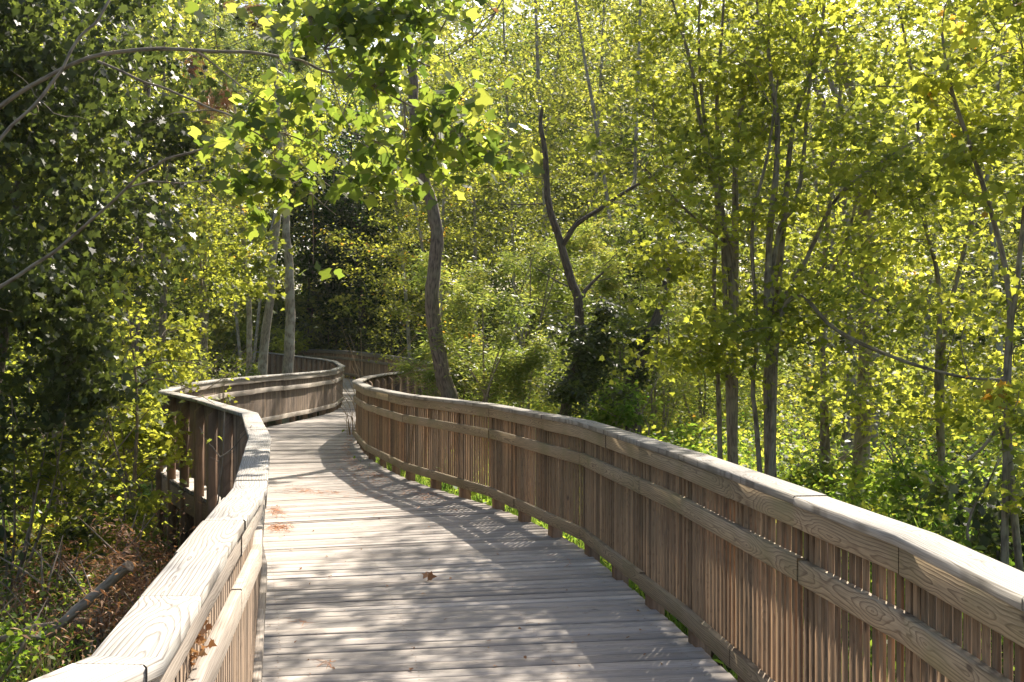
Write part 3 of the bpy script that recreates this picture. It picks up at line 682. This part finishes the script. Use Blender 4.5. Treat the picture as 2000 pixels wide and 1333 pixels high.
# --- bent brown trunk behind the right railing
P = W3((880, 790, 19), (868, 740, 19), (848, 640, 19), (845, 560, 19), (853, 470, 19), (845, 410, 19), (826, 340, 19), (812, 260, 19), (806, 160, 19), (800, 60, 19), (790, -160, 19)); b = gp(P[0][0], P[0][1])
tree('bent_trunk_tree', 'tree with bent ridged brown trunk rising behind the right railing', 'tree', b, [([b]+P, .085, .055)],
     [B(800, -120, 19, 2.2, 1.2, 46, 50, .5), B(835, 315, 18.9, .25, .22, 5, 90, .16)], 'oval', .09, M['willow'], M['bark_brown'], kside=12)

# --- dark forked tree
F = 18.5
st = [(W3((1105, 800, F), (1128, 700, F), (1130, 600, F), (1112, 540, F), (1096, 478, F), (1072, 400, F), (1066, 320, F), (1058, 260, F), (1059, 212, F)), .052, .022),
      (W3((1097, 482, F), (1125, 440, F-.1), (1175, 405, F-.2), (1230, 370, F-.3), (1290, 335, F-.5), (1350, 300, F-.6)), .034, .010),
      (W3((1132, 590, F), (1150, 560, F+.1), (1195, 515, F+.2)), .04, .006), (W3((1110, 560, F), (1080, 545, F), (1040, 520, F)), .012, .003),
      (W3((1118, 780, F), (1160, 700, F+.2), (1180, 640, F+.3)), .05, .02), (W3((1060, 398, F), (1010, 400, F), (975, 398, F)), .009, .002)]
for (x, y, sx, sy) in [(1065, 300, -60, -60), (1068, 350, -80, 10), (1075, 420, -90, 30), (1096, 470, 60, -90), (1140, 430, 40, -100), (1200, 395, 70, 40), (1230, 370, 30, -90), (1290, 335, 60, 30), (1130, 600, -90, -20), (1160, 550, 80, -30), (1112, 540, -70, -60), (1064, 250, 40, -50), (1180, 520, 60, -70), (1250, 360, 80, 60)]:
    st.append((W3((x, y, F), (x+sx*.5, y+sy*.4+rng.normal()*6, F+rng.normal()*.2), (x+sx*1.2, y+sy, F+rng.normal()*.4)), .006, .0015))
b = gp(st[0][0][0][0], F); st[0] = ([b]+st[0][0], .068, .026)
tree('forked_tree', 'dark forked tree with a broken-off tip and dark vines round its foot', 'tree', b, st,
     [B(1150, 700, F-.3, .5, .7, 46, 70, .2), B(1175, 610, F-.2, .25, .3, 10, 50, .2), B(1142, 765, F-.3, .5, .45, 34, 70, .2)], 'oval', .075, M['maple_dark'], M['bark_dark'], kside=10, twigs=.3)
P = W3((1235, 790, 20), (1245, 720, 20), (1262, 670, 20), (1290, 600, 20), (1310, 500, 20)); b = gp(P[0][0], 20)
tree('vine_covered_trunk', 'short dark trunk wrapped in vines, right of the forked tree', 'tree', b, [([b]+P, .1, .05)], [B(1250, 700, 19.8, .45, .5, 26, 55, .2), B(1290, 420, 20.5, 1.0, 1.3, 40, 70, .35)], 'oval', .075, M['maple_dark'], M['bark_dark'])

# --- willow-like bushes in front of them
WB = [(955, 650, 19, .75, .95, 'feathery yellow-green bush beside the bent brown trunk'), (1030, 560, 22, 1.15, 1.1, 'feathery bush behind, between bent trunk and forked tree'),
      (1210, 540, 22, 1.1, .9, 'feathery bush right of the forked tree'),
      (1290, 600, 21, .9, 1.1, 'feathery bush behind the vine-wrapped trunk'), (925, 730, 20, .45, .45, 'low feathery bush just right of the bent trunk'), (862, 712, 25, .62, .35, 'low feathery bush hiding the far turn of the right railing'),
      (1190, 690, 23, 1.0, .8, 'dense bush in the shade between the forked tree and the vine-wrapped trunk'), (1370, 620, 24, 1.4, 1.4, 'feathery bush left of the maple clumps')]
for px_, py_, d, rx, rz, lab in WB:
    c = wp(px_, py_, d); b = gp(c[0], c[1])
    st = [([b, b+(c-b)*.5+rng.normal(size=3)*.15, c+rng.normal(size=3)*.4+[0, 0, rz*.5]], .025, .005) for _ in range(4)]
    h = c[2]-b[2]
    sub = [((c+b)/2, (rx*.8, rx*.7, h*.5), int(36*rx), 90, .28)]
    for _ in range(9):
        q = rng.normal(size=3)*np.array([rx*.62, rx*.5, rz*.62]); sub.append((c+q, (rx*.30, rx*.30, rz*rng.uniform(.25, .55)), int(11*rx)+2, 100, .2))
    tree('willow_bush', lab, 'bush', b, st, sub, 'narrow', .085, M['willow'], M['twig'], 'feathery bushes beyond the right railing', up=.4, droop=.1, flat=.6, kside=6)

# --- multi-stemmed maples on the right
def fan(base_px, d, tips, r0):
    b = gbase(base_px, d); out_ = []
    for pts, r in tips: out_.append(([b+rng.normal(size=3)*np.array([.06, .06, 0])]+W3(*[(x, y, d+dd) for x, y, dd in pts]), r, .010))
    return b, out_
MAPS = [
 (1425, 12.5, [([(1428, 800, 0), (1430, 600, 0), (1420, 480, 0), (1405, 395, 0), (1375, 270, 0), (1350, 130, 0), (1310, -20, 0)], .065), ([(1432, 700, .1), (1438, 480, .1), (1436, 330, .1), (1450, 200, .1), (1480, 100, .1), (1475, -60, .1)], .06),
    ([(1405, 840, 0), (1400, 700, 0), (1395, 560, 0), (1400, 380, 0), (1372, 200, 0), (1366, 60, 0), (1370, -60, 0)], .03), ([(1435, 520, 0), (1380, 450, -.3), (1320, 390, -.5), (1260, 330, -.8)], .018), ([(1410, 390, 0), (1400, 230, .2), (1408, 80, .3), (1420, -80, .3)], .03)],
    [B(1330, 330, 12, .75, .42, 26, 34, .22), B(1440, 170, 12.5, 1.0, .8, 40, 36, .26), B(1300, 120, 12.5, .6, .5, 16, 30, .24), B(1420, 600, 12, .8, .55, 30, 34, .24), B(1400, -60, 12.5, 1.5, .6, 36, 36, .3), B(1340, 500, 12.2, .5, .3, 12, 30, .2)],
    'maple clump with pale mottled stems nearest the forked tree'),
 (1500, 12.0, [([(1500, 800, 0), (1502, 680, 0), (1500, 560, 0), (1510, 400, 0), (1520, 250, 0), (1500, 100, 0), (1510, -60, 0)], .07), ([(1505, 800, .1), (1515, 600, .2), (1535, 400, .3), (1550, 250, .3), (1600, 80, .3), (1620, -80, .3)], .055),
    ([(1520, 640, 0), (1580, 500, -.2), (1640, 380, -.4), (1750, 300, -.6), (1800, 270, -.7)], .028), ([(1480, 850, 0), (1470, 760, 0), (1478, 640, 0), (1470, 440, 0), (1500, 300, 0), (1520, 150, 0)], .028), ([(1510, 520, 0), (1560, 380, .2), (1580, 180, .3), (1600, -20, .3)], .035),
    ([(1530, 600, -.2), (1640, 650, -.7), (1750, 700, -1), (1870, 735, -1.2), (1960, 742, -1.3)], .022)],
    [B(1560, 150, 12, .95, .75, 36, 36, .26), B(1590, 420, 11.7, .85, .6, 32, 36, .24), B(1500, 680, 11.7, .6, .45, 22, 32, .22), B(1680, 620, 11.3, .75, .45, 26, 34, .22), B(1560, -80, 12, 1.5, .6, 36, 36, .3), B(1750, 330, 11.2, .8, .35, 22, 34, .22)],
    'maple clump with the thickest stems, centre of the right side'),
 (1610, 14.5, [([(1610, 760, 0), (1605, 600, 0), (1620, 400, 0), (1640, 200, 0), (1650, 40, 0), (1640, -60, 0)], .05), ([(1612, 600, 0), (1660, 450, 0), (1700, 250, 0), (1740, 60, 0)], .03)],
    [B(1640, 260, 14.5, .9, .9, 26, 36, .28), B(1660, 520, 14.5, .9, .7, 24, 36, .28), B(1640, 740, 14.5, .8, .5, 18, 34, .26), B(1700, -20, 14.5, 1.5, .6, 24, 36, .3)],
    'thin-stemmed maple just right of the thickest clump'),
 (1850, 13.5, [([(1830, 760, 0), (1835, 560, 0), (1800, 400, 0), (1790, 200, 0), (1750, -20, 0)], .04), ([(1840, 700, 0), (1880, 500, 0), (1930, 300, 0), (1960, 100, 0), (1980, -60, 0)], .035)],
    [B(1790, 180, 13.3, 1.1, .85, 34, 38, .28), B(1850, 460, 13.3, 1.1, .8, 34, 38, .28), B(1800, 760, 13.3, .95, .45, 24, 36, .26), B(1880, -40, 13.3, 1.6, .6, 30, 36, .3), B(1960, 650, 13, .8, .7, 20, 36, .26)],
    'leafy maple filling the space before the right edge'),
 (1975, 8.3, [([(1978, 980, 0), (1968, 840, 0), (1965, 740, 0), (1972, 600, 0), (1950, 460, 0), (1900, 300, 0), (1860, 180, 0), (1840, 60, 0)], .028), ([(1968, 740, 0), (1990, 520, 0), (2010, 300, 0), (2000, 100, 0)], .022), ([(1960, 860, 0), (1925, 870, -.1), (1890, 900, -.2)], .008)],
    [B(1930, 130, 8.3, .5, .35, 20, 26, .17), B(1985, 330, 8.2, .42, .4, 18, 26, .17), B(1965, 800, 8.0, .26, .16, 9, 22, .13), B(1850, 230, 8.3, .35, .25, 12, 24, .15), B(1990, 600, 8.2, .3, .3, 8, 24, .15), B(1975, 960, 8.1, .2, .2, 5, 20, .14), B(1960, -40, 8.3, .9, .25, 20, 26, .18)],
    'young maple with thin dark stem at the right edge'),
]
for bp_, d, tips, bl, lab in MAPS:
    b, st = fan(bp_, d, tips, 1)
    tree('maple_tree', lab, 'maple tree', b, [(p_, r_*.66, q_) for p_, r_, q_ in st], [(x0, (x1[0]*1.15, x1[1]*1.2, x1[2]*1.15), int(x2*1.2), int(x3*1.2), x4*1.4) for x0, x1, x2, x3, x4 in bl], 'maple', .071, M['maple'], M['bark_grey'], 'maples beyond the right railing', droop=.35, up=.9)

# --- canopy above the frame that throws the dappled shade on the planks
for k, (x, y, z, rx, nc, lab) in enumerate([(2.9, 17.0, 8.6, 1.9, 40, 'tall maple whose high crown shades the near planks'), (1.0, 13.6, 7.0, 1.4, 24, 'tree with a high bough reaching over the walkway'), (4.0, 20.2, 9.6, 1.8, 40, 'tallest maple beyond the forked tree, its crown above the frame')]):
    bx = (5.2, 4.4, 6.6)[k]; b = gp(bx, y+1.2)
    tree('tall_shade_tree', lab, 'tall tree', b, [([b, b+[.1, 0, 3], b+[-.4, -.2, 6], np.array([x, y, z])], .09, .02)], [((x, y, z), (rx, rx*1.1, .7), nc, 36, .42)], 'maple', .10, M['maple'], M['bark_grey'])

# ------------------------------------------------------------------ ground cover (nobody could count it)
MIDR = [(p, t) for p, t in zip(mid, T)]
def side_points(n, lo, hi, s, ymin, ymax, power=1.0):
    """random ground points lo..hi metres off the walkway edge on side s"""
    out_ = []
    while len(out_) < n:
        y = ymin + (ymax-ymin)*rng.random()**power; x = rng.uniform(-.62*y-6, .62*y+6)
        d, sd2 = near_path(x, y)
        if sd2 == s and lo < d-1.25 < hi: out_.append((x, y, ground_z(x, y)))
    return np.array(out_)
def blades(name, pts, per, ln, mat, spread=.12, lean=.35):
    P = np.repeat(pts, per, 0) + rng.normal(size=(len(pts)*per, 3))*[spread, spread, .01]
    D = rng.normal(size=P.shape)*lean; D[:, 2] = 1
    return tag(link(name, leaf_mesh(name, P, ln, 'blade', mat, .3, 0, dirs=D, jit=.35, fold=.0)), kind='stuff')
blades('grass', side_points(1300, .12, 7, 1, 5, 36), 30, .30, M['grass'])['label'] = 'bright green grass along the foot of the right railing'
blades('grass', side_points(1000, .3, 7, -1, 3, 18), 28, .28, M['grass'])
blades('dry_grass', side_points(380, .2, 6, -1, 3, 16), 24, .36, M['straw'], lean=.6)
def cover(name, pts, per, h, size, kind, mat, sx=.28):
    P = np.repeat(pts, per, 0) + rng.normal(size=(len(pts)*per, 3))*[sx, sx, 0]
    hh = np.repeat(h*(.4+.9*rng.random(len(pts))), per)
    P[:, 2] += rng.random(len(P))**.7*hh
    return tag(link(name, leaf_mesh(name, P, size, kind, mat, .9, .3)), kind='stuff')
cover('undergrowth', side_points(1300, .5, 16, 1, 6, 34), 60, .6, .07, 'oval', M['herb'])
cover('undergrowth', side_points(300, 1.5, 14, 1, 9, 34), 60, .7, .07, 'maple', M['maple'], .3)
cover('undergrowth', side_points(1300, 3, 40, 1, 23, 62), 80, 1.6, .11, 'diamond', M['maple'], .6)
cover('undergrowth', side_points(450, 3.0, 30, -1, 14, 55), 60, 1.0, .12, 'diamond', M['maple'], .55)
cover('undergrowth', side_points(300, .4, 6, -1, 4, 16), 40, .5, .05, 'oval', M['herb'])
cover('leaf_litter', side_points(260, .1, 9, -1, 2, 20), 30, .06, .06, 'oval', M['dead'], .25)
cover('dead_ferns', side_points(34, .15, 1.2, -1, 7.5, 13.5), 150, .9, .055, 'narrow', M['dead'], .2)
cover('dead_ferns', side_points(30, .3, 4.5, -1, 7.0, 15), 120, .75, .05, 'narrow', M['dead'], .22)

# --- things of the left thicket
def bush(name, lab, px_, d, h, r, leaf, size, mat, nc, npl, grp=None, stems=5, bk='twig', cr=.22):
    b = gbase(px_, d); c = b+np.array([0, 0, h*.55])
    st = [([b, b+np.array([rng.normal()*r*.3, rng.normal()*r*.3, h*.5]), b+np.array([rng.normal()*r*.7, rng.normal()*r*.5, h*1.02])], .016, .003) for _ in range(stems)]
    return tree(name, lab, 'bush', b, st, [(c, (r, r*.8, h*.5), nc, npl, cr)], leaf, size, mat, M[bk], grp, up=.7, kside=5)
for px_, d, h, r, lf, sz, mt, nc, lab in [
    (20, 11.5, 2.1, .8, 'oval', .08, 'maple_dark', 60, 'dark leafy bush at the left edge above the fallen log'),
    (175, 12.0, 2.0, .6, 'oval', .075, 'maple', 50, 'broad-leaved bush between the left edge and the boardwalk bend'),
    (140, 10.8, .8, .4, 'oval', .06, 'tulip', 22, 'low round-leaved bramble behind the fallen log'),
    (245, 13.2, 2.3, .55, 'maple', .075, 'maple', 34, 'yellow-green sapling bush touching the posts of the left bend'),
    (300, 17.5, 2.6, .75, 'maple', .075, 'maple', 44, 'sunlit bush leaning on the left bend of the cap rail'),
    (440, 43, 3.4, 1.9, 'oval', .13, 'maple', 90, 'bush far behind the pale trunks, at the left'),
    (530, 47, 3.2, 1.6, 'oval', .13, 'maple', 80, 'bush far behind the closest pale trunk'),
    (-30, 8.6, .7, .5, 'oval', .05, 'herb', 14, 'low weedy bush at the lower left edge'),
    (390, 21.5, 2.7, .8, 'oval', .07, 'maple', 44, 'small-leaved bush just over the far part of the left railing'),
    (440, 25.5, 2.4, .7, 'oval', .075, 'tulip', 40, 'dark green bush below the thin pale stem'),
    (1960, 9.5, 1.2, .6, 'maple', .08, 'maple_dark', 34, 'dark-leaved bush low at the right edge behind the cap rail'),
    (1800, 12, 1.0, .6, 'oval', .075, 'herb', 30, 'broad-leaved green bush beyond the right railing, left of the young maple'),
    (1620, 14.5, 1.0, .6, 'oval', .075, 'tulip', 30, 'low green bush right of the thickest maple stems'),
    (1290, 22, 1.6, .9, 'oval', .08, 'maple', 40, 'bright sunlit bush left of the first maple clump'),
    (110, 14, 2.6, 1.0, 'maple', .085, 'maple', 50, 'tall lit bush in the second row of the left thicket')]:
    bush('bush', lab, px_, d, h, r, lf, sz, M[mt], nc, 40, 'bushes beside the boardwalk')
for px_, d, h, r, nc, lab in [(262, 10.6, 1.15, .35, 26, 'rust-brown dead fern clump against the posts of the left bend'), (215, 9.6, .9, .35, 22, 'rust-brown dead fern clump above the raised end of the fallen branch'),
    (120, 10.6, .9, .5, 20, 'brown dead fern clump under the dark bushes at the left'), (300, 9.4, .8, .25, 16, 'brown dead fern clump tight against the near left railing')]:
    bush('dead_fern', lab, px_, d, h, r, 'narrow', .06, M['dead'], nc, 60, 'dead ferns left of the boardwalk', cr=.2)
bush('leafy_weed', 'bright green leafy weeds in sun behind the right railing, right of the forked tree', 1240, 19, 1.5, .9, 'oval', .08, M['herb'], 60, 50)
# sapling overhanging the bend, with twigs across the railing
b = gbase(262, 12.6)
tree('sapling', 'slim sapling whose twigs reach over the left bend of the railing', 'sapling', b,
     [([b]+W3((262, 960, 12.6), (268, 820, 12.5), (262, 700, 12.4), (240, 560, 12.4)), .022, .005), (W3((264, 760, 12.4), (300, 740, 12.2), (360, 755, 12), (420, 790, 11.9)), .008, .002),
      (W3((262, 720, 12.4), (320, 705, 12.3), (390, 712, 12.3), (452, 735, 12.2)), .008, .002), (W3((262, 700, 12.4), (330, 650, 12.5), (395, 640, 12.6)), .008, .002)],
     [B(310, 700, 12.3, .32, .18, 11, 14, .14), B(300, 880, 12.3, .16, .38, 10, 14, .12), B(240, 600, 12.4, .4, .45, 18, 16, .18), B(380, 640, 12.6, .35, .14, 8, 14, .14), B(235, 800, 12.5, .3, .3, 10, 16, .16)], 'maple', .062, M['maple'], M['twig'], kside=6)
# bare forked twig against the dark posts
tw = MB()
for pts, r in [([(395, 1190, 8.6), (412, 1050, 8.6), (428, 960, 8.6), (436, 890, 8.6), (440, 800, 8.6)], .009), ([(431, 893, 8.6), (465, 865, 8.55), (492, 832, 8.5)], .006),
               ([(430, 893, 8.6), (408, 865, 8.6), (388, 833, 8.6)], .005), ([(431, 893, 8.6), (452, 884, 8.6), (460, 880, 8.6)], .003), ([(428, 902, 8.6), (408, 892, 8.6)], .003)]:
    tube(tw, wig(W3(*pts), .004, 10), np.linspace(r, r*.4, 10), 6)
b = gp(*wp(395, 1190, 8.6)[:2]); e = empty('bare_twig', tuple(b), 'bare forked pale twig standing in front of the dark posts of the left bend', 'twig'); Qs = tw
tube(tw, [b, wp(395, 1190, 8.6)], [.012, .009], 6); tw.build('twig', M['twig'], e, True)
link('leaves', leaf_mesh('leaves', [wp(415, 858, 8.6), wp(424, 852, 8.6), wp(400, 846, 8.6)], .05, 'maple', M['maple'], .6, origin=b), e)
# tangles of dead twigs
for k, (px_, py_, d, lab) in enumerate([(280, 1050, 9.6, 'tangle of pale dead twigs above the fallen log'), (330, 1130, 9.0, 'tangle of dead bramble stems beside the near left railing'), (180, 1010, 10.4, 'thin dead stems among the brown ferns'), (80, 1080, 10.2, 'sparse dry stems behind the thick end of the log')]):
    c = wp(px_, py_, d); b = gp(c[0], c[1]); mbk = MB()
    for _ in range(26):
        a = b+rng.normal(size=3)*np.array([.35, .3, 0]); a[2] = ground_z(a[0], a[1]); ln = rng.uniform(.4, 1.2)
        dr = rng.normal(size=3); dr[2] = abs(dr[2])*.9+.25; dr /= np.linalg.norm(dr)
        Q = wig([a, a+dr*ln*.5+rng.normal(size=3)*.06, a+dr*ln+rng.normal(size=3)*.12-np.array([0, 0, .1*ln])], .012, 8); r = rng.uniform(.004, .009)
        tube(mbk, Q, np.linspace(r, .0015, 8), 4)
        for _ in range(2):
            q = Q[rng.integers(2, 7)]; tube(mbk, wig([q, q+rng.normal(size=3)*.09+np.array([0, 0, .03]), q+rng.normal(size=3)*.16+np.array([0, 0, .08])], .004, 5), np.linspace(r*.6, .001, 5), 4)
    e = mbk.build('dead_twigs', M['twig'], None, True); tag(e, lab, 'twigs', 'dead twigs in the left thicket')
# fallen logs
def log(lab, pts, r0, r1):
    P = W3(*pts); P = [np.array([p[0], p[1], max(p[2], ground_z(p[0], p[1])+.02)+.05]) for p in P]
    mbk = MB(); Q = wig(P, .008, 16); R = np.linspace(r0, r1, 16); tube(mbk, Q, R, 10, .05)
    c0 = Q[-1]; tube(mbk, [Q[-1], Q[-1]+(Q[-1]-Q[-2])*.01], [r1, .001], 10); tube(mbk, [Q[0]-(Q[1]-Q[0])*.01, Q[0]], [.001, r0], 10)
    tag(mbk.build('fallen_branch', M['twig'], None, True), lab, 'fallen branch', 'fallen branches on the left')
log('thick bare fallen branch propped up, its cut end raised toward the railing', [(20, 1275, 9.0), (95, 1250, 9.1), (160, 1195, 9.2), (205, 1160, 9.3), (255, 1118, 9.2)], .034, .044)
log('dark fallen branch lying flat below the propped one', [(0, 1262, 9.6), (70, 1240, 9.7), (150, 1225, 9.8), (250, 1218, 9.9), (330, 1190, 10)], .03, .02)

# ------------------------------------------------------------------ small things on the walkway
def on_deck(px_, py_, z=.004):
    d = FPX*(CAMZ-z)/(py_-YH); return wp(px_, py_, d)
e = link('brown_leaf', leaf_mesh('brown_leaf', [on_deck(826, 1131, .012), on_deck(835, 1129, .02)], .075, 'maple', M['dead'], .2, -.35, dirs=np.array([[1, .3, .45], [.8, -.4, .25]]), jit=.05, rnd=[.55, .3], fold=.35))
tag(e, 'curled orange-brown dead leaf lying alone in the middle of the planks', 'leaf')
PP = []
for (x, y, rx, ry, n) in [(720, 905, 60, 40, 420), (790, 925, 70, 14, 160), (690, 880, 16, 24, 300), (850, 960, 60, 16, 150), (540, 998, 14, 8, 90), (545, 1030, 22, 8, 130), (590, 958, 30, 5, 60), (640, 962, 30, 4, 30), (645, 1292, 14, 6, 8), (590, 1215, 16, 5, 7),
                          (1010, 1000, 50, 14, 60), (1160, 1090, 50, 16, 60), (700, 850, 20, 12, 120), (780, 950, 260, 60, 160)]:
    for _ in range(int(n*1.8)):
        px_, py_ = x+rng.normal()*rx*.6, max(y+rng.normal()*ry*.6, 830); q = on_deck(px_, py_)
        dd, s_ = near_path(q[0], q[1])
        if dd < 1.15: PP.append(q)
PP = np.array(PP); D_ = rng.normal(size=PP.shape); D_[:, 2] = 0
M['orange'] = leafm('fallen_pine_straw', [(0, (.34, .13, .05)), (1, (.55, .25, .11))], [(0, (.3, .13, .05)), (1, (.4, .2, .1))], .1, .7, .2)
tag(link('pine_straw', leaf_mesh('pine_straw', PP+np.array([0, 0, .006]), .17, 'needle', M['orange'], 3, 0, dirs=D_, fold=0)), kind='stuff')
PB = np.array([q for q in (on_deck(rng.uniform(520, 1450), 840+480*rng.random()) for _ in range(170)) if near_path(q[0], q[1])[0] < 1.15])
tag(link('leaf_crumbs', leaf_mesh('leaf_crumbs', PB+np.array([0, 0, .004]), .022, 'oval', M['dead'], 2, 0, jit=.5, fold=.3)), kind='stuff')
# dead leaves caught between the near left rails
c = wp(408, 1236, 3.12)+np.array([-.035, 0, 0])
P_, _ = clumps(c, (.02, .10, .075), 12, 12, .022, flat=1)
e = link('dead_leaf_clump', leaf_mesh('dead_leaf_clump', P_, .021, 'maple', M['dead'], .1, .5, fold=.4)); tag(e, 'bunch of crisp orange dead leaves caught between the near left rails', 'dead leaves')
# dry grass beside the far turn and dry stems at the corner
def dry(lab, c, n, ln, sp):
    P = np.repeat(np.array(c)[None], n, 0)+rng.normal(size=(n, 3))*[sp, sp, 0]; mbk = MB()
    for p in P:
        h = ln*rng.uniform(.5, 1.1); dx = rng.normal(size=2)*.22*h
        Q = wig([p, p+np.array([dx[0]*.4, dx[1]*.4, h*.6]), p+np.array([dx[0]*1.6, dx[1]*1.6, h*rng.uniform(.75, 1.05)])], .003, 8)
        tube(mbk, Q, np.linspace(.007, .003, 8), 4)
    return tag(mbk.build('dry_grass_tuft', M['straw'], None, True), lab, 'dry grass')
g0 = wp(716, 745, 23.6); dry('tall dry straw-coloured grass sticking up behind the corner of the right railing', (g0[0], g0[1], ground_z(g0[0], g0[1])), 24, 2.25, .10)
g0 = on_deck(686, 850, .0); dry('thin dry stems leaning against the inner corner of the right railing', (g0[0]+.02, g0[1], .0), 14, .75, .08)

# ------------------------------------------------------------------ haze: thin even air in a closed box round everything
m, t, out = nodes('haze'); pv = t.nodes.new('ShaderNodeVolumePrincipled'); pv.inputs['Color'].default_value = (1, .97, .88, 1)
pv.inputs['Density'].default_value = HAZE; pv.inputs['Anisotropy'].default_value = .35; t.links.new(pv.outputs[0], out.inputs[1])
HV = [(x, y, z) for z in (-12, 45) for y in (-320, 520) for x in (-420, 420)]
HF = [(0, 2, 3, 1), (4, 5, 7, 6), (0, 1, 5, 4), (2, 6, 7, 3), (0, 4, 6, 2), (1, 3, 7, 5)]
tag(link('haze', make_mesh('haze', HV, np.array(HF), m)), kind='stuff')
